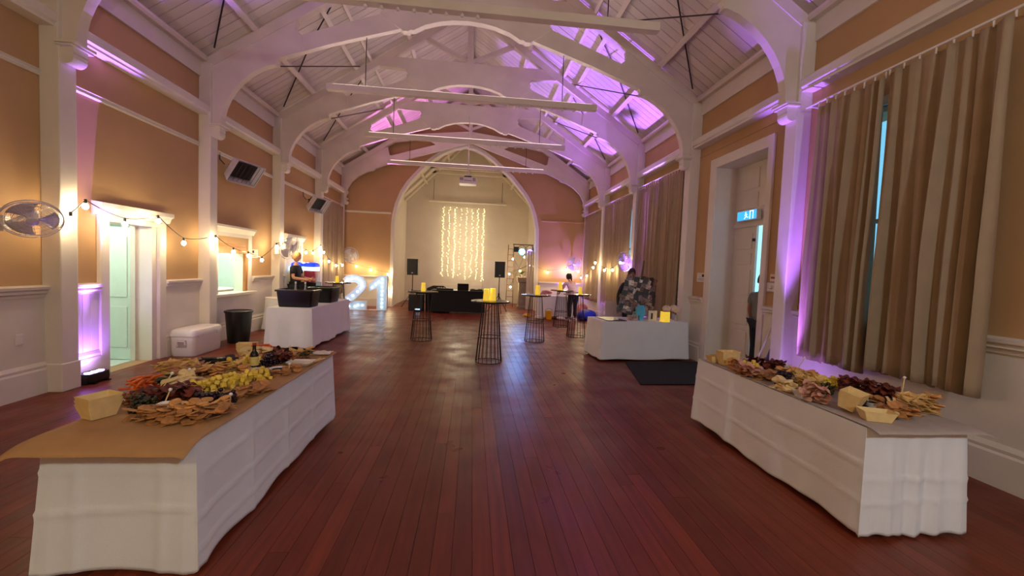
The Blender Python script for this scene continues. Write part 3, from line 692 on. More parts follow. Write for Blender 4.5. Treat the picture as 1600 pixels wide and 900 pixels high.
# white pedestal box under hatch
t = thing('cloth_covered_bin', 'white cloth-covered round bin beneath the serving hatch', 'bin', (-4.64, 10.5, 0))
def fb(u, v):
    a = 2*PI*u; r = .26 - .02*v*0 + (.015+.03*v)*math.sin(9*a)*v + .04*v*v
    return (r*math.cos(a), r*math.sin(a), .76 - .74*v)
MB().grid(fb, 72, 14).build('cover', 'cloth', t, smooth=True)
MB().lathe([(0,.775),(.25,.775),(.27,.765),(.262,.75)], 36).build('lid', 'plastic_white', t, smooth=True)
# uplights
def uplight(label, x, y, tilt, color, power, spot=95, tgt=None, blend=.5, spill=.03):
    t = thing('uplight', label, 'lamp', (x, y, 0), tilt, 'LED uplighters along the walls')
    MB().loft([(.15,.075,.02),(.155,.08,.05),(.15,.075,.13)], .03, 4).build('housing', 'black_plastic', t, smooth=True)
    for sx in (-1,1): B(sx*.16-.006, sx*.16+.006, -.05, .05, 0, .1).build('yoke', 'dark_steel', t)
    for k in range(3): MB().lathe([(.036,.13),(.038,.138),(0,.14)], 12, (-.09+k*.09,0,0)).build('lens', 'uplight_lens', t)
    for sx in (-1, 1): B(sx*.1-.02, sx*.1+.02, -.11, .11, 0, .015).build('foot', 'black_plastic', t)
    lamp('SPOT', 'uplight_beam', (0,0,.155), power, color, .04, tgt or (0,0,5), spot, blend, parent=t)
    lamp('SPOT', 'uplight_spill', (0,0,.16), power*spill, color, .05, tgt or (0,0,5), 150, .8, parent=t)
    return t
# ================================================================ FANS
mat('fan_grey', C(205,196,202), .4); mat('fan_blade', C(206,200,212), .3, var=.05, trans=.35)
def fan(label, loc, rz, tilt, yaw=0):
    """disc faces local +X, then tilted down"""
    t = thing('wall_fan', label, 'fan', loc, rz, 'wall mounted fans')
    R = Matrix.Rotation(yaw, 4, 'Z') @ Matrix.Rotation(tilt, 4, 'Y')
    for x in (-.055, .055):
        m = MB()
        for r in (.30,.245,.19,.135,.08): m.tube([(x*(1-(r/.33)**2*.75), r*math.cos(2*PI*k/32), r*math.sin(2*PI*k/32)) for k in range(32)], .0028 if r < .29 else .008, 5, closed=True)
        for k in range(36):
            a = 2*PI*k/36; m.tube([(x*1.0, .05*math.cos(a), .05*math.sin(a)), (x*.75, .18*math.cos(a), .18*math.sin(a)), (x*.3, .3*math.cos(a), .3*math.sin(a))], .0022, 4)
        m.xf(R).build('cage', 'fan_grey', t)
    for k in range(3):
        a0 = 2*PI*k/3
        def fn(u, v):
            r = .05 + .21*u; a = a0 + (v-.5)*(.9+.5*u); return (.03*(v-.5), r*math.cos(a), r*math.sin(a))
        MB().grid(fn, 6, 6).xf(R).build('blade', 'fan_blade', t, smooth=True, thick=.004)
    MB().lathe([(0,.07),(.055,.068),(.065,.055),(.06,.04)], 20, axis='x').xf(R).build('hub_badge', 'fan_grey', t, smooth=True)
    MB().lathe([(.03,-.06),(.07,-.07),(.075,-.16),(.05,-.2),(0,-.21)], 18, axis='x').xf(R).build('motor', 'plastic_white', t, smooth=True)
    back = -.36
    m = MB().tube([tuple(R @ Vector((-.15, 0, 0))), (-.24, 0, -.03), (back+.05, 0, -.06)], .025, 8); m.build('arm', 'plastic_white', t, smooth=True)
    B(back, back+.05, -.05, .05, -.18, .04).build('wall_bracket', 'plastic_white', t, bevel=.008)
    return t
fan('wall fan at far left edge catching purple light', (-4.74, 4.99, 2.02), 0, .66, -.72).scale = (.78,)*3
fan('wall fan on the left column above the bartender', (-4.48, 10.72, 2.0), -.25, .3)
fan('wall fan on the yellow end wall above the lit numbers', (-4.62, 16.36, 1.95), -PI/2, .2)
fan('wall fan on the pink end wall above the woman', (4.05, 16.36, 1.98), -PI/2, .2)
fan('wall fan glowing purple on column behind man in black', (4.02, 10.75, 2.0), PI+.45, .15).scale = (.85,)*3
# ================================================================ HEATERS
def heater(label, loc, rz):
    t = thing('radiant_heater', label, 'heater', loc, rz, 'infrared wall heaters')
    R = Matrix.Rotation(.62, 4, 'Y')           # local +X away from the wall, tilted down
    m = MB().loft([(.20,.30,-.02),(.24,.36,.16)], .01, 2, True, False); m.xf(Matrix.Rotation(PI/2, 4, 'Y')).xf(R).build('reflector', 'fan_grey', t)
    o = t.children[-1]; md = o.modifiers.new('thickness', 'SOLIDIFY'); md.thickness = .006
    B(-.0,.012,-.28,.28,-.17,.17).xf(Matrix.Translation((.03,0,0))).xf(R).build('burner', 'black', t)
    m = MB()
    for k in range(7): m.tube([(.15, -.33+k*.11, -.21), (.15, -.33+k*.11, .21)], .005, 4)
    m.xf(R).build('grille', 'dark_steel', t)
    B(-.12,-.02,-.2,.2,-.1,.1).xf(R).build('back_box', 'dark_steel', t, bevel=.01)
    MB().tube([(-.06,0,0),(-.2,0,.1),(-.28,0,.1)], .02, 6).build('bracket', 'dark_steel', t)
    MB().tube([(-.26,-.25,.28),(-.24,-.27,.15),(-.15,-.25,.05)], .01, 5).build('gas_hose', 'black', t)
    return t
heater('radiant heater high on the wall above the serving hatch', (-4.72, 9.02, 3.47), -.25)
heater('radiant heater high on the wall farther along, above the bartender', (-4.72, 13.1, 3.42), -.25)
# ================================================================ FESTOON LIGHTS
def festoon(label, bulbs, first=None, last=None):
    t = thing('festoon_lights', label, 'string lights', (0,0,0))
    pts = [Vector(b) + Vector((0,0,.075)) for b in bulbs]
    if first: pts = [Vector(first)] + pts
    if last: pts = pts + [Vector(last)]
    path = []
    for a, b in zip(pts[:-1], pts[1:]):
        for k in range(6):
            q = k/6; p = a.lerp(b, q); p.z -= .10*min(1.0, (b-a).length)*q*(1-q)*1.6; path.append(p)
    path.append(pts[-1]); MB().tube(path, .006, 5).build('cable', 'black', t)
    sk = MB().lathe([(.010,.028),(.016,.03),(.016,.08),(.008,.085)], 8).mesh('socket', 'black')
    bm_ = MB().lathe([(0,-.042),(.018,-.036),(.03,-.016),(.031,.002),(.022,.02),(.013,.032)], 12).mesh('bulb', 'bulb', True)
    for b in bulbs:
        o = bpy.data.objects.new('bulb', bm_); COL.objects.link(o); o.parent = t; o.location = b
        s = bpy.data.objects.new('socket', sk); COL.objects.link(s); s.parent = o
LB = [(5.4,2.07),(5.59,2.25),(6.17,2.09),(6.77,2.2),(7.33,1.9),(8.18,2.01),(8.76,1.81),(9.31,1.75),(9.88,1.66),(10.58,2.0),(11.13,2.16),(11.44,2.01),(12.37,1.92),(12.9,1.92),(13.5,2.11),(13.8,1.97),(14.3,1.69),(15.02,1.55),(15.74,1.57)]
festoon('warm festoon bulbs strung along the left wall', [(-4.72, y, z) for y, z in LB])
festoon('warm festoon bulbs across the yellow end wall by the numbers', [(-4.43,16.5,1.54),(-3.9,16.55,1.42),(-3.24,16.5,1.29),(-3.17,16.5,.61)], (-4.75,16.3,1.7))
festoon('warm festoon bulbs across the pink end wall above the woman', [(3.02,16.5,1.61),(3.78,16.5,1.74),(4.25,16.4,1.68)], (2.62,16.5,1.78))
festoon('warm festoon bulbs along the far right curtains', [(4.2,15.72,1.45),(4.2,14.94,1.54),(4.18,14.12,1.84),(4.14,13.78,2.0),(4.2,12.94,1.76),(4.2,12.17,1.77),(4.14,11.36,1.98)], None, (4.3,11.2,2.1))
festoon('warm festoon bulbs dangling by the ladder at stage right', [(1.72,17.7,2.1),(2.0,17.3,1.6),(2.45,17.5,1.85),(1.6,17.8,1.45),(1.66,17.7,.9),(2.2,17.6,2.2)], (1.7,17.7,2.5))
# pendant lamps in the part of the hall behind the camera
mat('globe', (1,1,1,1), .4, emit=(1,.8,.6,1), strength=6)
def pendant(label, x, y, z, power, col):
    t = thing('pendant_lamp', label, 'lamp', (x, y, z), 0, 'pendant lamps behind the camera')
    MB().ball((0,0,0), .16, 18, 12).build('globe', 'globe', t, smooth=True)
    MB().tube([(0,0,.15),(0,0,8.3-.66*abs(x-XC)-z+.2)], .008, 5).build('cord', 'black', t)
    lamp('POINT', 'pendant_light', (0,0,-.2), power, col, .18, parent=t)
PB = 1.0
pendant('globe pendant lamp behind the camera on the left', -2.6, -2.4, 4.0, 105*PB, (1,.86,.36))
pendant('globe pendant lamp behind the camera on the right', 2.4, -2.4, 4.0, 250*PB, (.74,.90,1))
# ================================================================ UPLIGHTS
UP = 800
u = uplight('black LED uplighter on the floor at the left column', -4.86, 5.86, PI/2, PURP, UP*2.6, 20, (.25, .02, 5), .9, .016)
lamp('SPOT', 'uplight_beam', (0,0,.155), UP*1.3, PURP, .04, (.5, -1.3, 5), 30, .5, parent=u)
uplight('LED uplighter behind the right buffet table by the purple column', 4.1, 4.98, PI/2, PURP, UP*1.1, 26, (.62, -.5, 5), .8, .012)
uplight('LED uplighter at the foot of the column behind the photo table', 4.2, 10.6, PI/2, PURP, UP*3.6, 30, (-.6, .8, 5), .2, .005)
uplight('LED uplighter at the farthest right column by the woman', 4.2, 13.45, PI/2, PURP, UP*3.2, 30, (-.75, .9, 5), .2, .005)
uplight('LED uplighter in the far right corner by the end wall', 4.1, 16.1, PI/2, PURP, UP*.5, 70, (.3, .8, 5), .7)
uplight('LED uplighter behind the lit numbers on the left', -4.62, 14.4, PI/2, PINK, UP*2.6, 24, (.35, -1.6, 5), .4, .004)
# ================================================================ LIT NUMBERS
def numeral(label, loc, strokes, bulbs, name, extra=None):
    t = thing(name, label, 'light-up number', loc)
    body, face = MB(), MB()
    for P in strokes: body.prism(P, 'y', 0, .16)
    body.build('letter_body', 'marquee_face', t)
    m = MB()
    for P in strokes: m.tube([(p[0], -.02, p[1]) for p in P], .014, 5, closed=True)
    m.build('rim', 'plastic_white', t)
    for x, z in bulbs: MB().ball((x, -.02, z), .028, 10, 7).build('bulb', 'marquee_bulb', t, smooth=True)
    for k, (x, z) in enumerate(bulbs):
        if k % 3 == 0: lamp('POINT', 'marquee_glow', (x, -.22, z), .4, (.62,.86,1), .08, parent=t)
    bx = max(p[0] for P in strokes for p in P); B(-.02, bx+.03, -.03, .2, -.0, .012).build('base_plate', 'plastic_white', t)
    return t
cen = [(.10,.97)] + [(.46+.30*math.cos(a), .90+.22*math.sin(a)*1.0) for a in [PI*.86-k*PI*1.06/7 for k in range(8)]] + [(.60,.66),(.44,.50),(.28,.37),(.16,.27)]
def thick(path, w):
    L, R_ = [], []
    for i, p in enumerate(path):
        a = Vector(path[max(i-1,0)]); b = Vector(path[min(i+1,len(path)-1)]); d = (b-a).normalized(); n = Vector((-d.y, d.x))
        L.append(tuple(Vector(p)+n*w)); R_.append(tuple(Vector(p)-n*w))
    return L + R_[::-1]
two = [thick(cen[1:], .135), [(.0,.015),(.9,.015),(.9,.32),(.0,.32)]]
numeral('white light-up number 2 beside the left wall', (-4.62, 15.2, 0), two, [c for c in cen[1:]] + [(.12,.12),(.32,.12),(.52,.12),(.62,.17),(.78,.17)], 'marquee_two')
one = [[(.28,.015),(.62,.015),(.62,1.25),(.36,1.25),(.0,.93),(.0,.68),(.28,.80)]]
numeral('white light-up number 1 at the foot of the yellow end wall', (-3.63, 15.25, 0), one, [(.45,1.13-.145*k) for k in range(8)] + [(.10,.82),(.22,.93),(.33,1.02)], 'marquee_one')
# ================================================================ STAGE
t = thing('fairy_light_curtain', 'curtain of eight fairy light strands on the stage back wall', 'string lights', (-.49, 19.93, 0))
for k in range(8):
    x = -.93 + k*.27; rnd = random.Random(k); dens = (54,40,60,24,40,40,54,64)[k]; zb = (1.16,1.2,1.12,1.15,1.05,1.15,1.1,1.0)[k]
    s_ = MB().tube([(x+.01*math.sin(q), 0, 4.47-q*(4.47-zb)/12) for q in range(13)], .004, 4).build('strand', 'cream', t)
    m = MB()
    for q in range(dens): m.ball((x+rnd.gauss(0,.026), -.015+rnd.uniform(-.01,.01), 4.45-(4.45-zb)*(q+rnd.random()*.8)/dens), .012, 6, 4)
    o = m.build('bulb', 'fairy', s_); o['kind'] = 'stuff'
MB().tube([(-1.0,0,4.48),(1.0,0,4.48)], .008, 5).build('top_wire', 'cream', t)
for z in (1.6,2.6,3.6): lamp('POINT', 'fairy_glow', (0,-1.1,z), 14, (1,.86,.62), .5, parent=t)
t = thing('projection_screen', 'closed white projection screen case above the fairy lights', 'screen', (-.3, 19.85, 4.7))
MB().tube([(-1.8,0,0),(1.8,0,0)], .055, 10).build('case', 'cream', t, smooth=True)
for x in (-1.6,1.6): MB().tube([(x,0,.05),(x,0,1.0)], .01, 5).build('hanger', 'dark_steel', t)
struct(B(.52, 2.0, 19.94, 20.0, .0, 2.05).build('door_4', 'white', bevel=.01))
struct(B(-3.14, .5, 19.96, 20.0, 0, .82).build('trim_90', 'cream'))
def pa(label, x, y, z0, w, h):
    t = thing('loudspeaker', label, 'speaker', (x, y, z0), 0, 'loudspeakers beside the stage')
    MB().loft([(w/2,.17,0),(w/2,.17,h)], .03, 4).build('cabinet', 'black_plastic', t, smooth=True)
    B(-w/2+.02, w/2-.02, -.178, -.168, .03, h-.05).build('grille', 'black', t, bevel=.003)
    B(-.03,.03,-.182,-.176,.07,.1).build('badge', 'fan_grey', t)
def stand(label, x, y, h):
    t = thing('speaker_stand', label, 'stand', (x, y, 0), .3, 'tripod speaker stands')
    MB().tube([(0,0,.2),(0,0,h)], .018, 8).build('pole', 'black', t); MB().lathe([(.03,.62),(.035,.7),(.03,.74)], 10).build('collar', 'black', t)
    for k in range(3):
        a = 2*PI*k/3+.4; MB().tube([(0,0,.66),(.45*math.cos(a),.45*math.sin(a),.01)], .013, 6).build('leg', 'black', t)
        MB().tube([(0,0,.25),(.26*math.cos(a),.26*math.sin(a),.29)], .009, 5).build('brace', 'black', t)
pa('black loudspeaker left of the stage arch', -2.28, 16.4, 1.29, .42, .62); stand('tripod stand under the left loudspeaker', -2.28, 16.4, 1.29)
pa('black loudspeaker on a pole right of the DJ table', 1.04, 15.7, 1.33, .39, .60); stand('tripod stand under the right loudspeaker', 1.04, 15.7, 1.33)
pa('black subwoofer on the floor left of the DJ table', -2.0, 15.6, .0, .55, .6)
t = thing('floor_light', 'small black floor light with white lens by the subwoofer', 'lamp', (-1.9, 15.2, 0))
MB().loft([(.12,.08,0),(.13,.09,.1)], .02, 4).build('housing', 'black_plastic', t); B(-.08,.08,-.095,-.085,.08,.11).build('lens', 'screen_glow', t)
t = thing('flight_case', 'black equipment arch on the stage floor behind the left table', 'case', (-1.26, 16.1, .0))
MB().prism([(-.45,.62),(-.42,.82),(-.2,.92),(.2,.92),(.42,.82),(.45,.62),(.32,.62),(.25,.78),(-.25,.78),(-.32,.62)], 'y', -.1, .1).build('hood', 'black_plastic', t)
B(-.45,.45,-.2,.2,0,.62).build('case_body', 'black_cloth', t, bevel=.01)
# ladder, plinth, par cans
mat('ladder_wood', C(120,88,62), .6)
t = thing('ladder', 'thin wooden ladder standing at the right of stage', 'ladder', (1.66, 18.0, 0))
for x in (-.13,.13): MB().tube([(x*1.15,0,0),(x*.9,.1,2.72)], .018, 6).build('rail', 'ladder_wood', t)
for k in range(10): MB().tube([(-.14,.01*k,.2+k*.26),(.14,.01*k,.2+k*.26)], .012, 6).build('rung', 'ladder_wood', t)
mat('stone_grey', C(150,136,120), .8, var=.15)
t = thing('plinth', 'grey plinth holding a small plant at stage right', 'plinth', (2.18, 17.6, 0))
MB().loft([(.24,.24,0),(.24,.24,.1),(.2,.2,.12),(.18,.18,1.1),(.24,.24,1.14),(.27,.27,1.32),(.25,.25,1.36)], .02, 3).build('pedestal', 'stone_grey', t)
mat('leaf', C(70,84,40), .6, randv=.3); mat('flower_yellow', C(226,190,70), .6)
t = thing('potted_plant', 'small leafy plant with yellow blooms on the grey plinth', 'plant', (2.1, 17.6, 1.36))
MB().lathe([(0,0),(.08,0),(.1,.1),(.09,.1),(0,.08)], 14).build('pot', 'stone_grey', t, smooth=True)
for k in range(16):
    a = k*2.4; l = .16+.1*random.random()
    MB().add([(0,0,.09),(l*.5*math.cos(a)-.03*math.sin(a),l*.5*math.sin(a)+.03*math.cos(a),.2),(l*math.cos(a),l*math.sin(a),.16+.1*random.random()),(l*.5*math.cos(a)+.03*math.sin(a),l*.5*math.sin(a)-.03*math.cos(a),.2)], [(0,1,2,3)]).build('leaf', 'leaf', t, thick=.003)
for k in range(3): MB().ball((.06*math.cos(k*2),.06*math.sin(k*2)-.05,.22+.03*k), .035, 8, 6).build('bloom', 'flower_yellow', t, smooth=True)
t = thing('stage_light_bar', 'light bar with two glowing stage lamps at right of stage', 'stage lights', (2.15, 17.7, 2.42))
MB().tube([(-.45,0,.3),(.42,0,.3)], .018, 8).build('bar', 'dark_steel', t)
for x, lm, r in ((-.06,'blue_lens',.15),(.28,'violet_lens',.15)):
    MB().lathe([(.03,.22),(r*.8,.2),(r,-.02),(r*.9,-.03)], 20, (x,0,0), 'y').build('can', 'black', t, smooth=True)
    MB().lathe([(0,-.036),(r*.86,-.034)], 20, (x,0,0), 'y').build('lens', lm, t)
    MB().tube([(x-r,.05,0),(x-r,.05,.2),(x,.0,.3),(x+r,.05,.2),(x+r,.05,0)], .01, 5).build('yoke', 'dark_steel', t)
B(-.42,-.2,-.08,.08,-.02,.2).build('dimmer', 'black', t, bevel=.01)
MB().tube([(.40,.05,.3),(.40,.05,-2.4)], .02, 6).build('post', 'dark_steel', t); lamp('SPOT', 'blue_beam', (-.06,-.06,0), 90, (.05,.3,1), .1, (-1.5,-9,-2.4), 30, .6, parent=t)
for k in range(3):
    x = 2.28 + k*.115
    tag(B(x, x+.105, 17.25, 17.29, .0, 2.45).build('plank_board', 'cream', bevel=.006), ('left', 'middle', 'right')[k] + ' of three pale upright boards at the right arch jamb', 'board', 'pale boards at arch jamb')
# projector
t = thing('projector', 'white ceiling projector hanging in front of the stage arch', 'projector', (-.24, 13.8, 4.36))
MB().loft([(.27,.2,0),(.28,.21,.03),(.28,.21,.19),(.26,.19,.21)], .05, 5).build('case', 'plastic_white', t, smooth=True)
B(-.26,-.14,-.215,-.208,.1,.19).build('vent', 'cool_kraft_and_grey', t); B(.16,.26,-.215,-.208,.08,.19).build('vent', 'cool_kraft_and_grey', t); B(-.12,.12,-.216,-.208,.09,.105).build('slot', 'black', t)
B(-.12,.12,-.12,.12,.21,.27).build('mount', 'black', t, bevel=.008); MB().tube([(.0,0,.27),(0,0,2.2)], .02, 8).build('pole', 'truss_white', t)
# ================================================================ SIGNS
t = thing('exit_sign', 'blue glowing exit sign with running figure above the door', 'sign', (4.88, 7.04, 2.72))
B(-.04,.04,-.27,.27,0,.18).build('case', 'plastic_white', t, bevel=.008); B(-.045,-.039,-.255,.255,.012,.168).build('panel', 'exit_panel', t)
m = MB().ball((-.047, .02, .135), (.003,.014,.014), 8, 6)
for a, b in (((.02,.12),(.0,.075)),((.0,.075),(.035,.05)),((.035,.05),(.05,.03)),((.0,.075),(-.03,.05)),((-.03,.05),(-.055,.055)),((.015,.11),(.045,.09)),((.015,.11),(-.025,.1))):
    m.bar((-.047,a[0],a[1]), (-.047,b[0],b[1]), .012, .004)
m.build('running_figure', 'exit_white', t)
m = MB()
for y0,y1,z0,z1 in ((-.1,-.09,.02,.16),(-.18,-.17,.02,.16),(-.18,-.09,.15,.16)): m.box(-.049,-.045,y0,y1,z0,z1)
m.build('doorway_mark', 'exit_white', t)
mat('paper_white', C(225,214,206), .8); mat('ink', C(60,46,50), .8); mat('red_ink', C(160,70,60), .7)
def notice(label, x, s, y0, y1, z0, z1, kind=0):
    t = thing('wall_notice', label, 'notice', (x, 0, 0))
    B(*sorted((0, s*.012)), y0, y1, z0, z1).build('sheet', 'paper_white', t)
    w, h = y1-y0, z1-z0; a, b = sorted((s*.011, s*.014))
    B(a, b, y0+w*.08, y0+w*.36, z0+h*.55, z0+h*.85).build('dark_block', 'ink', t)
    for k in range(2): B(a, b, y0+w*.1, y0+w*.9, z0+h*(.18+.15*k), z0+h*(.21+.15*k)).build('printed_line', 'ink', t)
notice('white notice on the wall left of the exit door', XR, -1, 7.78, 8.06, 1.58, 1.76)
notice('white notice with dark print right of the serving hatch', XL, 1, 10.09, 10.36, 1.70, 1.90)
t = thing('fire_panel', 'small alarm box with red lettering strip right of exit door', 'alarm', (XR, 5.9, 1.5))
B(-.05,0,-.09,.09,0,.14).build('box', 'fan_grey', t, bevel=.008); B(-.012,0,-.08,.08,.16,.27).build('plate', 'paper_white', t); B(-.014,-.011,-.06,.06,.2,.23).build('red_strip', 'red_ink', t); MB().ball((-.05,0,.07), .035, 10, 7).build('bell', 'plastic_white', t, smooth=True)
for x, s, y, z, lb in ((XL+.03,1,5.12,.62,'white wall socket on panelling at far left'),):
    tag(B(x, x+.012, y-.04, y+.04, z, z+.12).build('wall_socket', 'plastic_white', bevel=.004), lb, 'socket')
# ================================================================ FLOOR THINGS
tag(MB().prism([(2.95,7.55),(2.62,6.05),(4.15,6.1),(4.5,7.7)], 'z', .001, .014).build('floor_mat', 'mat_black'), 'black rubber mat on the floor before the exit door', 'mat')
mat('blue_bag', C(20,50,190), .25, var=.3, scale=15)
def blob(name, label, loc, r, m, cat, seed=0):
    rnd = random.Random(seed); k = [(rnd.uniform(2,5), rnd.uniform(0,6), rnd.uniform(.05,.14)) for _ in range(5)]
    mb = MB().ball((0,0,r[2]*.9), r, 24, 16)
    mb.v = [(x*(1+sum(c*math.sin(a*z/r[2]+b+3*math.atan2(y,x)) for a,b,c in k)), y*(1+sum(c*math.sin(a*z/r[2]+b+2*math.atan2(y,x)) for a,b,c in k)), max(0,z)) for x,y,z in mb.v]
    o = mb.build(name, m, smooth=True); o.location = loc; return tag(o, label, cat)
blob('plastic_bag', 'crumpled blue plastic bag on the floor behind the woman', (3.98, 13.98, 0), (.32,.24,.2), 'blue_bag', 'bag', 1)
mat('pink_paper', C(200,130,140), .6)
blob('paper_bag', 'pale pink crumpled bag on top of the floor clutter by woman', (4.0, 14.7, 0), (.2,.2,.28), 'pink_paper', 'bag', 2)
mat('yellow_plastic', C(236,176,30), .4)
t = thing('yellow_bucket', 'yellow bucket on the floor beneath the woman\'s table', 'bucket', (2.68, 14.05, 0)); MB().lathe([(0,0),(.1,0),(.13,.28),(.12,.28),(.09,.02),(0,.02)], 18).build('bucket_body', 'yellow_plastic', t, smooth=True); MB().tube([(.125*math.cos(a),.02,.27+.1*math.sin(a)) for a in [PI*k/8 for k in range(9)]], .005, 4).build('handle', 'dark_steel', t)
mat('brown_box', C(110,70,56), .7); mat('shoe_white', C(225,215,225), .5)
for k, (x, y, s_, mm, lb) in enumerate(((2.95,14.1,.1,'brown_box','small brown box on the floor beside the yellow bucket'),(2.35,14.0,.12,'plastic_white','white crumpled item on the floor left of yellow bucket'),(3.1,13.95,.1,'plastic_white','white crumpled item on the floor right of brown box'),(2.0,14.6,.1,'yellow_plastic','flat yellow item on the floor near the plinth'))):
    blob('floor_clutter', lb, (x, y, 0), (s_*1.5,s_,s_*.6), mm, 'clutter', k+5)
blob('paper_heap', 'pinkish heap on the table corner left of the woman', (2.62,14.45,.785), (.18,.14,.1), 'pink_paper', 'heap', 12)
# broom and umbrella by the exit door
mat('umbrella_blue', C(40,40,130), .5, var=.4, scale=12)
t = thing('broom', 'broom leaning on the wall right of the exit door', 'broom', (4.3, 5.95, 0)); MB().tube([(-.1,-.1,.1),(.17,-.2,1.0)], .012, 6).build('handle', 'fan_grey', t); B(-.2,.0,-.16,-.06,0,.12).build('brush_head', 'black_cloth', t, bevel=.01)
t = thing('umbrella', 'furled dark blue umbrella leaning beside the exit door', 'umbrella', (4.38, 5.74, 0)); MB().tube([(-.12,-.08,.03),(-.05,-.07,.2),(.02,-.06,.48),(.06,-.05,.7)], [.01,.045,.05,.015], 8).build('canopy', 'umbrella_blue', t, smooth=True); MB().tube([(.06,-.05,.7),(.09,-.05,.82),(.12,-.05,.8)], .012, 6).build('handle', 'black', t)
# ================================================================ PHOTO TABLE
for k, c in enumerate(((60,48,50),(170,144,134),(116,78,62),(206,190,182),(34,28,32),(120,96,100))): mat('photo_%d' % k, C(*c), .4, var=.8, scale=22)
def photo_board(label, c, w, h, roll, lean, yaw, seed, nx, nz):
    t = thing('photo_board', label, 'photo board', c); t.rotation_euler = Euler((lean, roll, yaw), 'XYZ')
    B(-w/2, w/2, -.008, .008, 0, h).build('backing', 'black', t); rnd = random.Random(seed)
    for i in range(nx):
        for j in range(nz):
            x = -w/2 + (i+.5)*w/nx + rnd.uniform(-.025,.025); z = (j+.5)*h/nz + rnd.uniform(-.025,.025)
            o = MB().obox((x, -.0095-rnd.random()*.003, z), (w/nx*rnd.uniform(.95,1.5), .002, h/nz*rnd.uniform(.9,1.4)), (0, rnd.uniform(-.3,.3), 0)).build('photo', 'photo_%d' % rnd.randrange(6), t)
photo_board('left photo collage board tilted on the gift table', (3.22, 8.2, .85), .50, .78, .26, -.12, -.15, 3, 6, 9)
photo_board('right photo collage board leaning behind the first board', (3.60, 8.34, .96), .46, .66, .14, -.12, .2, 4, 6, 8)
t = thing('easel', 'brown wooden easel mast rising behind the photo boards', 'easel', (3.5, 8.72, 0))
mat('easel_wood', C(96,52,44), .5)
MB().bar((0,0,0), (.18,-.05,1.98), .04, .03).build('mast', 'easel_wood', t)
for x in (-.35,.45): MB().bar((x,-.0,0), (.08,.0,1.3), .03).build('leg', 'easel_wood', t)
B(-.1,.3,-.09,-.03,1.45,1.5).build('top_clamp', 'easel_wood', t)
mat('cyan_gift', C(90,190,225), .6)
t = thing('gift_box', 'bright blue gift with bow in front of photo boards', 'gift', (3.36, 7.95, .767), .2)
B(-.09,.09,-.04,.04,.1,.26).build('box', 'cyan_gift', t, bevel=.006); MB().prism([(-.03,0),(.05,0),(.07,.3),(-.05,.3)], 'y', -.03, .03).build('stem', 'cyan_gift', t)
t = thing('patterned_box', 'small patterned box at foot of the left photo board', 'box', (3.2, 7.93, .767), .1); B(-.1,.1,-.03,.03,0,.1).build('box', 'photo_1', t, bevel=.004)
t = thing('folded_card', 'white folded card beside the candle lantern', 'card', (3.62, 8.0, .767), .2)
MB().prism([(-.1,0),(.1,0),(.1,.2),(-.1,.2)], 'y', -.03, -.025).build('front_leaf', 'paper_white', t); MB().prism([(-.04,.03),(.0,.03),(.0,.15),(-.04,.15)], 'y', -.034, -.03).build('print', 'ink', t)
t = thing('led_lantern', 'square yellow glowing lantern on the gift table', 'lantern', (3.83, 7.86, .767), .1)
MB().loft([(.075,.07,0),(.07,.065,.2),(.055,.05,.2),(.055,.05,.17)], .015, 4).build('shade', 'lantern', t, smooth=True); B(-.05,.05,-.045,.045,.2,.21).build('rim', 'easel_wood', t)
mat('hydrangea', C(226,206,190), .8, var=.15, scale=30)
for k, (x, y, lb) in enumerate(((3.98,8.12,'left white flower head in a glass vase'),(4.14,8.02,'middle white flower head in a glass vase'),(4.2,8.25,'right white flower head in a glass vase'))):
    t = thing('flower_vase', lb + ' on the gift table', 'flowers', (x, y, .767), 0, 'white flower vases')
    MB().lathe([(0,0),(.03,0),(.035,.06),(.028,.12),(.032,.125),(.025,.12),(.028,.01),(0,.01)], 14).build('vase', 'clear_plastic', t, smooth=True)
    MB().tube([(0,0,.01),(0,0,.2)], .004, 5).build('stem', 'leaf', t)
    m = MB(); rnd = random.Random(k)
    for q in range(60):
        a = rnd.uniform(0,2*PI); z = rnd.uniform(-1,1); r_ = math.sqrt(1-z*z); m.ball((.07*r_*math.cos(a), .07*r_*math.sin(a), .235+.055*z), .019, 6, 4)
    m.ball((0,0,.235), .06, 10, 8).build('petals', 'hydrangea', t, smooth=True)
t = thing('tablet', 'flat black tray on the left end of the gift table', 'tray', (2.78, 8.02, .767), .12); B(-.2,.2,-.3,.3,0,.012).build('tray_base', 'black_plastic', t, bevel=.004); tag(MB().lathe([(0,0),(.05,0),(.04,.03),(0,.035)], 14, (2.85,7.9,.78)).build('small_dish', 'white_ceramic', smooth=True), 'small white dish on the flat black tray', 'dish')
t = thing('display_board', 'white board standing behind gift table left of the man', 'board', (3.35, 9.75, 0)); B(-.12,.4,-.01,.01,.1,1.0).build('panel', 'plastic_white', t); B(-.1,.38,-.15,.15,0,.1).build('foot', 'plastic_white', t)
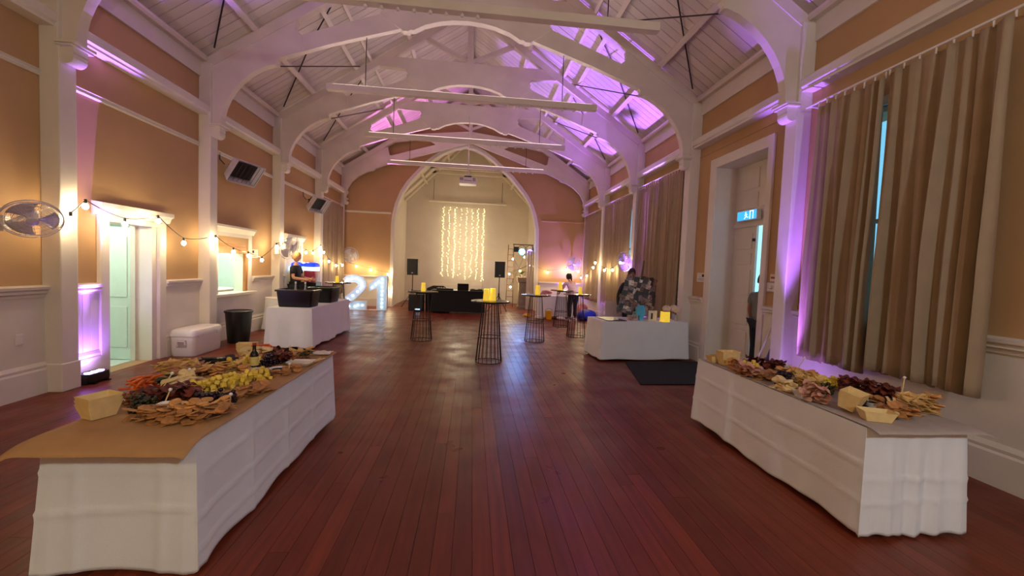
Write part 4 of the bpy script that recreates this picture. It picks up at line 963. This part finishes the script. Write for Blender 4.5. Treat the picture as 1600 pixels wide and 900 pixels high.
# ================================================================ FOOD
mat('cracker', C(178,122,70), .7, var=.25, scale=60, randv=.25); mat('round_cracker', C(210,150,86), .7, var=.2, scale=60, randv=.2)
mat('cheese', C(240,206,84), .5, var=.06, randv=.1); mat('brie', C(240,222,184), .6, var=.06, randv=.1)
mat('grape', C(42,18,34), .25, randv=.4); mat('olive', C(48,46,22), .25, randv=.4); mat('carrot', C(226,104,30), .5, randv=.15)
mat('nut', C(146,88,42), .6, randv=.3); mat('chip', C(212,170,104), .6, var=.15, scale=30, randv=.2); mat('meat', C(104,42,24), .5, var=.3, scale=40, randv=.35)
mat('ham', C(214,160,140), .5, var=.15, scale=30, randv=.12); mat('bread', C(232,204,150), .8, var=.1, scale=30, randv=.12); mat('rye', C(34,26,22), .8, var=.3, scale=30, randv=.2)
mat('greens', C(40,58,24), .6, randv=.4); mat('bamboo', C(232,200,140), .6, var=.08, scale=20); mat('dip', C(240,222,190), .4); mat('dip_red', C(150,50,30), .4)
KIND = {}
def rrect(w, d, t, n=3): return MB().loft([(w/2,d/2,0),(w/2,d/2,t)], min(w,d)*.25, n)
KIND['cracker'] = rrect(.062,.046,.006).mesh('cracker', 'cracker')
KIND['round_cracker'] = MB().lathe([(0,0),(.026,0),(.027,.004),(.024,.008),(0,.008)], 12).mesh('round_cracker', 'round_cracker')
KIND['cheese_cube'] = MB().box(-.012,.012,-.012,.012,-.0,.024).mesh('cheese_cube', 'cheese', bevel=.003)
KIND['cheese_wedge'] = MB().prism([(-.05,-.03),(.05,-.008),(.05,.012),(-.04,.035)], 'z', 0, .03).mesh('cheese_wedge', 'brie', bevel=.004)
KIND['grape'] = MB().ball((0,0,.012), .0125, 10, 7).mesh('grape', 'grape', True)
KIND['olive'] = MB().ball((0,0,.01), (.013,.01,.01), 10, 7).mesh('olive', 'olive', True)
KIND['carrot_stick'] = MB().tube([(-.04,0,.007),(0,0,.008),(.04,0,.006)], [.008,.0075,.005], 6).mesh('carrot_stick', 'carrot')
KIND['nut'] = MB().ball((0,0,.009), (.016,.011,.009), 8, 6).mesh('nut', 'nut', True)
KIND['meat_slice'] = MB().grid(lambda u, v: ((.006+.03*v)*math.cos(2*PI*u), (.006+.03*v)*math.sin(2*PI*u), .012+.01*v*math.sin(6*PI*u)), 18, 3).mesh('meat_slice', 'meat', True)
KIND['ham_slice'] = MB().grid(lambda u, v: ((.004+.034*v)*math.cos(2*PI*u), (.004+.026*v)*math.sin(2*PI*u), .014+.012*v*math.sin(4*PI*u)), 18, 3).mesh('ham_slice', 'ham', True)
KIND['bread_slice'] = rrect(.085,.055,.014).mesh('bread_slice', 'bread', bevel=.003)
KIND['rye_slice'] = rrect(.10,.06,.012).mesh('rye_slice', 'rye')
KIND['chip'] = MB().add([(-.03,-.022,.004),(.034,-.02,.012),(0,.036,.008),(-.03,-.022,.008),(.034,-.02,.016),(0,.036,.012),(.002,-.004,.0),(.002,-.004,.003)], [(0,1,6),(1,2,6),(2,0,6),(3,7,4),(4,7,5),(5,7,3),(0,3,4,1),(1,4,5,2),(2,5,3,0)]).mesh('tortilla_chip', 'chip')
KIND['leaf'] = MB().add([(-.035,0,.003),(0,-.018,.012),(.035,0,.006),(0,.018,.012)], [(0,1,2,3)]).mesh('salad_leaf', 'greens')
ZT = .757
SIZE = dict(cracker=(.032,.008), round_cracker=(.027,.009), cheese_cube=(.017,.024), grape=(.013,.021), olive=(.013,.018), carrot_stick=(.03,.013), nut=(.014,.015), meat_slice=(.034,.013),
            ham_slice=(.036,.014), bread_slice=(.042,.015), rye_slice=(.05,.013), chip=(.03,.013), leaf=(.03,.011))
LAID = []
def pile(kind, cat, label, line, width, n, height, flat=.3, seed=0, k=1.0):
    """drop pieces one after another along a line; each comes to rest on what lies below it"""
    rnd = random.Random(len(label)*131 + n + seed); me = KIND[kind]; r0, th = SIZE[kind]; width *= 1.25
    seg = list(zip(line[:-1], line[1:])) or [(line[0], line[0])]
    for i in range(n):
        s = rnd.uniform(.95, 1.25) * k; best = None
        for _ in range(7):
            a, b = rnd.choice(seg); t = rnd.uniform(-.08, 1.08); off = max(-1.1, min(1.1, rnd.gauss(0, .45)))
            dx, dy = b[0]-a[0], b[1]-a[1]; L = math.hypot(dx, dy) or 1
            x = a[0]+dx*t-dy/L*off*width; y = a[1]+dy*t+dx/L*off*width
            z = max([ZT] + [q[2] for q in LAID if abs(q[0]-x) < q[3]+r0 and math.hypot(q[0]-x, q[1]-y) < (q[3]+r0*s)*.72])
            if best is None or z < best[2]: best = (x, y, z)
            if z < ZT + height*1.3*max(.2, 1-off*off): break
        x, y, z = best
        o = bpy.data.objects.new(me.name.split('.')[0], me); COL.objects.link(o); o.location = (x, y, z)
        o.rotation_euler = (rnd.uniform(-flat, flat)*.7, rnd.uniform(-flat, flat)*.7, rnd.uniform(0, 2*PI)); o.scale = (s, s, s)
        tag(o, label, cat, label); LAID.append((x, y, z + th*s*.92, r0*s))
# left table
LW = 'on the left buffet table'
pile('cracker', 'cracker', 'brown oblong cracker in the arc at the near end '+LW, [(-1.86,2.56),(-1.76,2.49),(-1.62,2.47),(-1.50,2.52),(-1.46,2.62)], .05, 90, .035, .5)
pile('round_cracker', 'cracker', 'golden round cracker in the near arc '+LW, [(-1.72,2.56),(-1.56,2.57),(-1.47,2.66)], .04, 30, .045, .5)
pile('grape', 'grape', 'dark grape in the bunch at the near edge '+LW, [(-1.68,2.74),(-1.58,2.77),(-1.50,2.80)], .045, 70, .05)
pile('olive', 'olive', 'dark olive in the pile by the wooden boats '+LW, [(-1.99,2.68),(-1.89,2.66)], .05, 60, .045)
pile('nut', 'nut', 'brown nut in the heap behind the olives '+LW, [(-2.16,2.83),(-2.05,2.86),(-1.96,2.82)], .07, 80, .035)
pile('meat_slice', 'meat', 'brown cured meat slice beside the nut heap '+LW, [(-2.05,2.78),(-1.92,2.84),(-1.78,2.85)], .05, 36, .03, .5)
pile('carrot_stick', 'carrot', 'orange carrot stick at the left edge '+LW, [(-2.24,2.98),(-2.2,3.12)], .05, 36, .05, .5)
pile('leaf', 'leaf', 'dark green leaf beside the carrots '+LW, [(-2.13,3.0),(-2.08,3.1)], .05, 26, .05, .6)
pile('bread_slice', 'bread', 'pale bread slice in the middle '+LW, [(-2.0,2.97),(-1.95,3.06),(-2.02,3.2)], .06, 26, .05, .5)
pile('cheese_cube', 'cheese', 'yellow cheese cube in the long band '+LW, [(-1.86,2.98),(-1.74,3.16),(-1.60,3.40)], .05, 130, .045, .8)
pile('cracker', 'cracker', 'dark brown cracker right of the cheese band '+LW, [(-1.52,2.86),(-1.48,3.0),(-1.46,3.12)], .045, 40, .04, .6, 3)
pile('nut', 'nut', 'brown snack piece along the left middle edge '+LW, [(-2.16,3.2),(-2.1,3.36),(-2.02,3.5)], .06, 70, .035, .4, 2)
pile('chip', 'chip', 'golden corn chip in the middle heap '+LW, [(-2.05,3.42),(-1.92,3.5),(-1.84,3.5)], .06, 44, .05, .8)
pile('rye_slice', 'bread', 'black rye slice in the dark stack '+LW, [(-2.16,3.66),(-2.03,3.74)], .035, 14, .06, .25)
pile('cheese_cube', 'cheese', 'yellow cheese cube behind the dark bottle '+LW, [(-1.98,3.66),(-1.88,3.86)], .06, 50, .05, .8, 4)
pile('grape', 'grape', 'black grape in the far bunch beside the bottle '+LW, [(-1.76,3.76),(-1.76,3.9)], .055, 60, .06, .3, 5)
pile('cracker', 'cracker', 'brown cracker in the scatter by the white trays '+LW, [(-1.72,3.55),(-1.52,3.46),(-1.46,3.66)], .05, 32, .035, .5, 6)
pile('carrot_stick', 'carrot', 'orange carrot stick at the far end '+LW, [(-2.05,4.2),(-1.93,4.22)], .05, 26, .05, .4, 7)
pile('round_cracker', 'cracker', 'round cracker in the far heap '+LW, [(-1.76,4.0),(-1.66,4.12)], .06, 36, .05, .6, 8)
pile('chip', 'chip', 'corn chip in the far end heap '+LW, [(-1.7,4.18),(-1.58,4.28)], .05, 24, .05, .8, 9)
pile('leaf', 'leaf', 'dark green leaf near the far end '+LW, [(-1.58,4.06),(-1.54,4.16)], .04, 18, .04, .6, 10)
pile('nut', 'nut', 'brown nut near the far end '+LW, [(-1.62,3.94),(-1.5,4.02)], .04, 30, .03, .4, 11)
# right table
RW = 'on the right buffet table'
pile('cheese_cube', 'cheese', 'yellow cheese cube at the far end '+RW, [(2.74,4.02),(2.92,3.94)], .05, 60, .05, .8, 20)
pile('meat_slice', 'meat', 'dark meat slice at the far right corner '+RW, [(3.0,4.2),(3.14,4.06),(3.2,3.96)], .06, 50, .05, .6, 21)
pile('cracker', 'cracker', 'brown cracker left of the centre '+RW, [(2.70,3.82),(2.74,3.62),(2.88,3.64)], .06, 58, .045, .6, 22)
pile('ham_slice', 'ham', 'pale pink ham slice on the far left edge '+RW, [(2.67,3.86),(2.66,3.58)], .03, 22, .02, .5, 23)
pile('grape', 'grape', 'dark grape in the middle bunch '+RW, [(2.78,3.46),(2.84,3.4)], .055, 70, .06, .3, 24)
pile('nut', 'nut', 'brown nut along the back edge '+RW, [(3.06,3.78),(3.26,3.7),(3.3,3.5)], .06, 80, .03, .4, 25)
pile('round_cracker', 'cracker', 'round cracker along the back edge '+RW, [(3.12,3.86),(3.3,3.64)], .05, 40, .04, .6, 26)
pile('chip', 'chip', 'golden corn chip in the centre '+RW, [(2.84,3.28),(2.98,3.24)], .06, 40, .05, .8, 27)
pile('ham_slice', 'ham', 'pale pink ham slice beside the white tray '+RW, [(2.66,3.0),(2.72,2.9)], .035, 24, .03, .5, 28)
pile('cheese_cube', 'cheese', 'yellow cheese cube at the back centre '+RW, [(3.06,3.34),(3.24,3.36)], .06, 60, .05, .8, 29)
pile('carrot_stick', 'carrot', 'orange carrot stick at the back edge '+RW, [(3.32,3.42),(3.4,3.34)], .03, 16, .04, .4, 30)
pile('meat_slice', 'meat', 'dark red meat slice in the back row '+RW, [(3.2,3.22),(3.3,3.08),(3.36,2.94)], .06, 70, .045, .6, 31)
pile('olive', 'olive', 'dark olive behind the wooden boat '+RW, [(2.92,3.12),(3.0,3.16)], .04, 40, .04, .3, 32)
pile('cracker', 'cracker', 'brown cracker in front of the tongs '+RW, [(2.94,2.66),(3.04,2.6),(3.1,2.64)], .05, 44, .03, .6, 33)
pile('olive', 'olive', 'dark olive beside the tongs '+RW, [(3.1,2.76),(3.16,2.72)], .03, 26, .03, .3, 34)
pile('chip', 'chip', 'golden corn chip in the near corner heap '+RW, [(3.16,2.72),(3.26,2.68),(3.38,2.74)], .05, 56, .06, .9, 35)
pile('round_cracker', 'cracker', 'round cracker at the near right end '+RW, [(3.38,2.72),(3.46,2.74)], .03, 20, .02, .6, 36)
pile('grape', 'grape', 'dark grape near the small bowl '+RW, [(2.9,2.86),(2.98,2.82)], .035, 30, .035, .3, 37)
pile('cracker', 'cracker', 'brown cracker behind the small bowl '+RW, [(3.02,2.98),(3.14,2.86)], .05, 34, .04, .6, 38)
pile('round_cracker', 'cracker', 'round cracker in the middle of the loop '+LW, [(-2.0,3.3),(-1.88,3.42),(-1.78,3.5)], .04, 40, .03, .5, 40)
pile('chip', 'chip', 'corn chip between the bread and the nuts '+LW, [(-2.16,3.12),(-2.04,3.26)], .04, 34, .04, .8, 41)
pile('meat_slice', 'meat', 'cured meat slice near the far tray '+LW, [(-1.82,4.1),(-1.66,3.9)], .05, 30, .03, .5, 42)
pile('bread_slice', 'bread', 'pale bread slice near the far end '+LW, [(-2.02,3.98),(-1.86,4.06)], .05, 18, .04, .4, 43)
pile('round_cracker', 'cracker', 'round cracker at the far left side '+RW, [(2.68,4.0),(2.7,3.9)], .03, 24, .03, .5, 44)
pile('chip', 'chip', 'corn chip between grapes and cheese '+RW, [(2.92,3.5),(3.02,3.42)], .05, 40, .04, .8, 45)
pile('bread_slice', 'bread', 'pale bread slice along the left edge '+RW, [(2.7,3.34),(2.68,3.2)], .03, 16, .03, .4, 46)
pile('meat_slice', 'meat', 'cured meat slice near the white bowl '+RW, [(3.08,3.06),(3.18,2.98)], .05, 34, .03, .5, 47)
# trays, boats, bowls, tools
def boat(label, loc, rz, L=.17, Wd=.10, H=.05, stack=1, tilt=0):
    t = thing('wooden_boat', label, 'food boat', loc, rz, 'bamboo serving boats')
    t.rotation_euler = (tilt, 0, rz)
    for k in range(stack):
        z = k*.022
        out = [(L/2*.72, Wd/2*.72, z), (L/2, Wd/2, z+H)]; inn = [(L/2*.97, Wd/2*.97, z+H), (L/2*.70, Wd/2*.70, z+.004)]
        mb = MB().loft(out+inn, .004, 2)
        mb.v = [(x, y, zz + (.022*(abs(x)/(L/2))**3 if zz > z+H*.5 else 0)) for x, y, zz in mb.v]
        mb.build('boat_shell', 'bamboo', t)
boat('stack of pale wooden boats at the near left corner of left buffet', (-2.1, 2.56, ZT+.001), 1.15, .16, .14, .06, 3)
boat('pale wooden boat stack at the far end of left buffet', (-2.15, 4.24, ZT+.001), .2, .17, .11, .05, 3)
boat('tall pale wooden boat at far end of right buffet', (2.78, 4.2, ZT+.001), .1, .22, .12, .08, 3)
boat('low pale wooden boat at far left corner of right buffet', (2.72, 4.32, ZT+.001), .1, .20, .12, .05, 1)
boat('wooden boat standing tilted at the near middle of right buffet', (2.79, 2.76, ZT+.02), .5, .20, .13, .085, 2, .25)
boat('wooden boat tipped over at the near edge of right buffet', (2.80, 2.56, ZT+.0), -.35, .20, .12, .05, 1)
def bowl(label, x, y, r, h, m='white_ceramic', d='dip', square=False):
    t = thing('dip_bowl', label, 'bowl', (x, y, ZT), 0, 'small dip dishes')
    if square: MB().loft([(r*.7,r*.55,0),(r,r*.75,h),(r*.94,r*.69,h),(r*.64,r*.5,.008)], .02, 4).build('dish', m, t, smooth=True); MB().loft([(r*.8,r*.6,h*.6),(r*.8,r*.6,h*.65)], .02, 4).build('filling', d, t)
    else: MB().lathe([(0,0),(r*.6,0),(r,h),(r*.93,h),(r*.5,.01),(0,.01)], 20).build('dish', m, t, smooth=True); MB().lathe([(0,h*.72),(r*.82,h*.72)], 20).build('filling', d, t)
bowl('white dip dish among the near crackers of left buffet', -1.76, 2.62, .075, .055, square=True)
bowl('white tray on the far right side of left buffet', -1.5, 3.86, .11, .035, square=True)
bowl('pale dish beside the white knob on left buffet', -1.57, 3.58, .07, .04)
bowl('small bowl at the foot of the dark bottle on left buffet', -1.76, 3.58, .05, .03)
bowl('white tray with yellow filling on the edge of right buffet', 2.70, 3.06, .08, .05, square=True, d='cheese')
bowl('white bowl in the near middle of right buffet', 3.05, 2.83, .06, .045)
bowl('pale bowl at the back right of right buffet', 3.36, 3.3, .06, .04)
bowl('pale bowl at the far back edge of right buffet', 3.3, 4.02, .06, .05)
bottle('dark sauce bottle with round cream label on left buffet', (-1.8, 3.66, ZT), 'dark_glass', .23, .034, 'red_cap', 'label_cream', nm='sauce_bottle')
def pick(label, loc, d, L=.16):
    t = thing('serving_pick', label, 'utensil', loc, 0, 'picks with pale knobs')
    d = Vector(d).normalized(); MB().tube([(0,0,0), d*L], .004, 5).build('shaft', 'bamboo', t); MB().ball(d*L, .011, 8, 6).build('knob', 'white_ceramic', t, smooth=True)
pick('pick stuck upright in the white dip dish on left buffet', (-1.84, 2.68, ZT+.02), (.15,.3,.8), .1)
pick('slanted pick between the bread and the nuts on left buffet', (-2.0, 2.86, ZT+.02), (.2,.4,.7), .16)
pick('second slanted pick by the bread on left buffet', (-1.97, 2.98, ZT+.03), (.1,.6,.6), .16)
pick('pick with white knob in the far heap on left buffet', (-1.68, 4.02, ZT+.03), (.1,.1,.8), .11)
pick('white-knobbed pick by the pale dish on left buffet', (-1.48, 3.56, ZT+.01), (.05,.1,.9), .07)
pick('white-knobbed pick at the near grape bunch on left buffet', (-1.47, 2.70, ZT+.03), (.05,.1,.9), .06)
pick('thin pick standing up at near right of right buffet', (3.3, 2.84, ZT+.03), (.2,.1,.8), .2)
pick('thin pick standing by the far back edge of right buffet', (3.3, 3.86, ZT+.03), (.4,.1,.5), .16)
def tongs(label, loc, rz, tilt, m='bamboo', L=.2):
    t = thing('tongs', label, 'tongs', loc); t.rotation_euler = (0, tilt, rz)
    for s in (-1,1): MB().bar((0,0,.01), (L, s*.02, .012), .016, .004).build('arm', m, t)
    B(-.012,.012,-.012,.012,.002,.02).build('hinge', m, t, bevel=.003)
tongs('pale wooden tongs resting over the chips on right buffet', (2.98, 2.58, ZT+.03), .9, -.25, L=.24)
tongs('pale wooden tongs at the far right edge of left buffet', (-1.42, 3.88, ZT+.005), 1.4, 0, L=.2)
tongs('black serving tongs lying on the rye stack of left buffet', (-2.2, 3.62, ZT+.075), .6, 0, 'black', .22)
def fp(u, v): return (-1.56+.17*u, 4.24+.16*v, ZT+.004+.012*math.sin(9*u+4*v)*math.sin(7*v)+.012)
tag(MB().grid(fp, 10, 8).build('crumpled_napkin', 'paper_white', thick=.003), 'crumpled white napkin at the far corner of left buffet', 'napkin')
# ================================================================ PEOPLE
mat('skin', C(204,150,122), .55, var=.05); mat('skin_tan', C(150,98,76), .55, var=.05); mat('hair_blond', C(196,160,104), .6, var=.2, scale=40); mat('hair_brown', C(52,34,28), .6, var=.2, scale=40)
mat('hair_dark', C(36,28,28), .6); mat('tee_black', C(24,23,27), .8, bump=.1); mat('jacket', C(20,20,24), .7, bump=.1); mat('top_pink', C(226,196,214), .8, bump=.1); mat('legging', C(20,18,22), .75); mat('tee_grey', C(118,116,108), .8, bump=.1)
mat('trouser', C(24,25,34), .8); mat('eye', C(235,230,225), .3); mat('shoe_dark', C(20,20,22), .5)
def skin_geo(nodes, edges, root, sub=2):
    bm = bmesh.new(); lay = bm.verts.layers.skin.verify(); idx = {}
    for k, (p, r) in nodes.items():
        v = bm.verts.new(p); v[lay].radius = (r, r) if not isinstance(r, tuple) else r; v[lay].use_root = (k == root); idx[k] = v
    for a, b in edges: bm.edges.new((idx[a], idx[b]))
    me = bpy.data.meshes.new('tmp'); bm.to_mesh(me); bm.free()
    o = bpy.data.objects.new('tmp', me); COL.objects.link(o)
    o.modifiers.new('s', 'SKIN').branch_smoothing = .6; sd = o.modifiers.new('d', 'SUBSURF'); sd.levels = sub; sd.render_levels = sub
    dg = bpy.context.evaluated_depsgraph_get(); ev = o.evaluated_get(dg); em = ev.to_mesh()
    mb = MB().add([v.co for v in em.vertices], [tuple(p.vertices) for p in em.polygons])
    ev.to_mesh_clear(); bpy.data.objects.remove(o); bpy.data.meshes.remove(me)
    return mb
def head_geo(c, R):
    """shaped head facing +Y: skull, brow, nose, lips, chin, ears"""
    mb = MB(); nu, nv = 26, 20; v = []
    for i in range(nv+1):
        th = PI*i/nv
        for j in range(nu):
            a = 2*PI*j/nu; x, y, z = math.sin(th)*math.cos(a), math.sin(th)*math.sin(a), math.cos(th)
            rx, ry, rz = .074, .094, .118
            if z < 0: k = 1 - .30*(-z)**1.5; rx *= k; ry *= (1 - .16*(-z))
            X, Y, Z = x*rx, y*ry, z*rz
            if y > .5:
                f = y*y
                Y += f*(.020*math.exp(-(X/.011)**2-((Z+.018)/.022)**2) + .006*math.exp(-((Z-.025)/.012)**2) - .008*math.exp(-((abs(X)-.03)/.014)**2-((Z-.004)/.012)**2) + .006*math.exp(-(X/.022)**2-((Z+.055)/.008)**2) + .006*math.exp(-(X/.02)**2-((Z+.095)/.016)**2))
            v.append(Vector((X, Y, Z)))
    mb.add(v, [(i*nu+j, (i+1)*nu+j, (i+1)*nu+(j+1) % nu, i*nu+(j+1) % nu) for i in range(nv) for j in range(nu)])
    for s in (-1,1): mb.ball((s*.077, -.005, -.005), (.010,.020,.030), 8, 6)
    return mb.xf(Matrix.Translation(c) @ R)
def hand_geo(w, d, side, palm):
    """palm + five fingers from wrist w along d; palm is the palm normal"""
    d = Vector(d).normalized(); n = Vector(palm).normalized(); s = d.cross(n).normalized()
    mb = MB(); w = Vector(w)
    mb.tube([w - d*.02, w + d*.02, w + d*.055, w + d*.09], [.022,.030,.036,.030], 8)
    for k, L in enumerate((.062,.072,.068,.052)):
        b = w + d*.085 + s*(.026-.0175*k); mb.tube([b, b + d*L*.45 + n*.004, b + d*L*.8 + n*.018, b + d*L*.92 + n*.034], [.0095,.009,.008,.006], 6)
    b = w + d*.03 + s*.03*side; mb.tube([b, b + d*.03 + s*.022*side + n*.008, b + d*.06 + s*.026*side + n*.02], [.011,.010,.007], 6)
    return mb
def person(label, loc, rz, J, cloth_top, sleeve, leg_m, hair_m, skin_m='skin', scale=1.0, shoes='shoe_dark', hair='short', look=0, nod=0, ponytail=False):
    t = thing('person', label, 'person', loc, rz); t.scale = (scale,)*3
    n = {k: (Vector(v[0]), v[1]) for k, v in J.items()}
    E_ = [('pelvis','waist'),('waist','chest'),('chest','neckb'),('neckb','neck'),('chest','shL'),('shL','elL'),('elL','wrL'),('chest','shR'),('shR','elR'),('elR','wrR'),
          ('pelvis','hipL'),('hipL','knL'),('knL','anL'),('pelvis','hipR'),('hipR','knR'),('knR','anR')]
    slim = {k: (v[0], v[1] * (.72 if k in ('pelvis','waist','chest','shL','shR','hipL','hipR','knL','knR','anL','anR') or (sleeve == 'long' and k[:2] == 'el') else 1)) for k, v in n.items() if k != 'head' and not k.startswith('palm')}
    body = skin_geo(slim, E_, 'pelvis')
    hc = n['head'][0]; R = (Matrix.Rotation(look, 4, 'Z') @ Matrix.Rotation(-nod, 4, 'X'))
    nn = {k: v for k, v in n.items()}
    h = head_geo(hc, R); body.add(h.v, h.f)
    for sd, q in (('L', 1), ('R', -1)):
        dd = n['wr'+sd][0] - n['el'+sd][0]; g = hand_geo(n['wr'+sd][0], dd, q, J.get('palm'+sd, ((-q*1.0 if sd == 'R' else -1.0*q, .3, 0),0))[0]); body.add(g.v, g.f)
        a = n['an'+sd][0]
    bo = body.build('body', skin_m, t, smooth=True)
    def grow(keys, g): return {k: (n[k][0], n[k][1] + g) for k in keys}
    top = grow(['pelvis','waist','chest','neckb','shL','shR'], .016); ed = [('pelvis','waist'),('waist','chest'),('chest','neckb'),('chest','shL'),('chest','shR')]
    top['neckb'] = (n['neckb'][0], n['neckb'][1]+.010); top['pelvis'] = (n['pelvis'][0]+Vector((0,0,-.04)), n['pelvis'][1]+.03)
    for sd in 'LR':
        if sleeve == 'long': top['el'+sd] = (n['el'+sd][0], n['el'+sd][1]+.014); top['wr'+sd] = (n['el'+sd][0].lerp(n['wr'+sd][0], .93), n['wr'+sd][1]+.012); ed += [('sh'+sd,'el'+sd),('el'+sd,'wr'+sd)]
        else: top['el'+sd] = (n['sh'+sd][0].lerp(n['el'+sd][0], .72), n['el'+sd][1]+.024); ed += [('sh'+sd,'el'+sd)]
    skin_geo(top, ed, 'pelvis').build('top', cloth_top, t, smooth=True)
    tr = grow(['pelvis','hipL','hipR','knL','knR'], .014); tr['pelvis'] = (n['pelvis'][0]+Vector((0,0,-.01)), n['pelvis'][1]+.004)
    for sd in 'LR': tr['an'+sd] = (n['an'+sd][0]+Vector((0,0,.02)), n['an'+sd][1]+.014)
    skin_geo(tr, [('pelvis','hipL'),('hipL','knL'),('knL','anL'),('pelvis','hipR'),('hipR','knR'),('knR','anR')], 'pelvis').build('trousers', leg_m, t, smooth=True)
    for sd in 'LR':
        a = n['an'+sd][0]; mb = MB().loft([(.042,.13,0),(.046,.135,.02),(.044,.12,.05),(.034,.06,.085)], .04, 5)
        mb.v = [(x, y + (.05 if z < .06 else .0), z) for x, y, z in mb.v]; mb.xf(Matrix.Translation((a.x, a.y, 0))).build('shoe', shoes, t, smooth=True)
    for s in (-1,1): MB().ball((s*.029, .079, .006), .011, 8, 6).xf(Matrix.Translation(hc) @ R).build('eye', 'eye', t, smooth=True)
    # hair cap: the skull shell above and behind the face
    mb = MB(); nu, nv = 24, 12; v = []
    for i in range(nv+1):
        for j in range(nu):
            a = 2*PI*j/nu; front = max(0, math.sin(a)); lim = PI*((.82 if ponytail else .66) - (.50 if ponytail else .34)*front); th = lim*i/nv
            g = 1.10 + .03*math.sin(5*a)*math.sin(th*3)
            v.append(Vector((.076*g*math.sin(th)*math.cos(a), .096*g*math.sin(th)*math.sin(a)-.004, .120*g*math.cos(th)+.004)))
    mb.add(v, [(i*nu+j, (i+1)*nu+j, (i+1)*nu+(j+1) % nu, i*nu+(j+1) % nu) for i in range(nv) for j in range(nu)])
    if ponytail: mb.tube([(0,-.09,.05),(0,-.14,.02),(0,-.15,-.10),(0,-.14,-.24)], [.028,.042,.038,.010], 10)
    mb.xf(Matrix.Translation(hc) @ R).build('hair', hair_m, t, smooth=True, thick=.006)
    return t
def pose(**kw):
    J = dict(pelvis=((0,0,.95),.125), waist=((0,0,1.08),.118), chest=((0,0,1.27),.135), neckb=((0,-.01,1.43),.07), neck=((0,.0,1.53),.052), head=((0,.02,1.635),0),
             shL=((-.185,0,1.40),.062), shR=((.185,0,1.40),.062), elL=((-.24,-.03,1.12),.043), elR=((.24,-.03,1.12),.043), wrL=((-.25,.04,.87),.030), wrR=((.25,.04,.87),.030),
             hipL=((-.095,0,.88),.092), hipR=((.095,0,.88),.092), knL=((-.105,.02,.49),.060), knR=((.105,.02,.49),.060), anL=((-.11,-.02,.09),.040), anR=((.11,-.02,.09),.040))
    J.update(kw); return J
# bartender: faces the right side of the hall, forearms forward
person('bartender with blond hair in black tee standing by the slush machine', (-4.66, 11.56, 0), -PI/2,
       pose(elL=((-.25,.04,1.13),.043), elR=((.25,.04,1.13),.043), wrL=((-.17,.27,1.10),.030), wrR=((.17,.27,1.10),.030)), 'tee_black', 'short', 'trouser', 'hair_blond', scale=1.08, nod=.15)
# woman: back to the camera, bending over the side table
person('woman in pale pink top and black leggings bending over the table', (3.42, 13.75, 0), .25,
       pose(pelvis=((0,-.03,.93),.13), waist=((0,.06,1.05),.108), chest=((0,.17,1.19),.122), neckb=((0,.26,1.32),.06), neck=((0,.31,1.39),.046), head=((0,.37,1.475),0),
            shL=((-.17,.22,1.29),.056), shR=((.17,.22,1.29),.056), elL=((-.23,.36,1.07),.040), elR=((.22,.36,1.07),.040), wrL=((-.2,.56,.95),.028), wrR=((.15,.56,.95),.028),
            hipL=((-.095,-.03,.87),.10), hipR=((.095,-.03,.87),.10)), 'top_pink', 'long', 'legging', 'hair_brown', shoes='shoe_white', nod=.6, ponytail=True, scale=1.0)
# man behind the photo boards, facing the camera, right arm hanging
person('man in black jacket standing behind the photo boards', (3.72, 9.45, 0), PI+.25,
       pose(elL=((-.26,.02,1.13),.045), wrL=((-.2,.18,.98),.031), elR=((.29,-.02,1.13),.045), wrR=((.33,.05,.88),.031)), 'jacket', 'long', 'trouser', 'hair_dark', 'skin_tan', scale=1.03, nod=.35, look=-.3)
# man in the exit doorway, turned away
person('man in grey tee and dark trousers standing in the exit doorway', (4.97, 6.68, 0), -PI/2+.15,
       pose(elL=((-.235,.0,1.12),.045), wrL=((-.25,.08,.87),.031)), 'tee_grey', 'short', 'trouser', 'hair_dark', 'skin_tan', scale=1.02, nod=.2)
t = [o for o in COL.objects if o.name.startswith('person')][-1]
MB().tube([(-.248+.038*math.cos(2*PI*k/14), .065+.038*math.sin(2*PI*k/14), .905) for k in range(14)], .009, 6, closed=True).build('wristband', 'black', t)
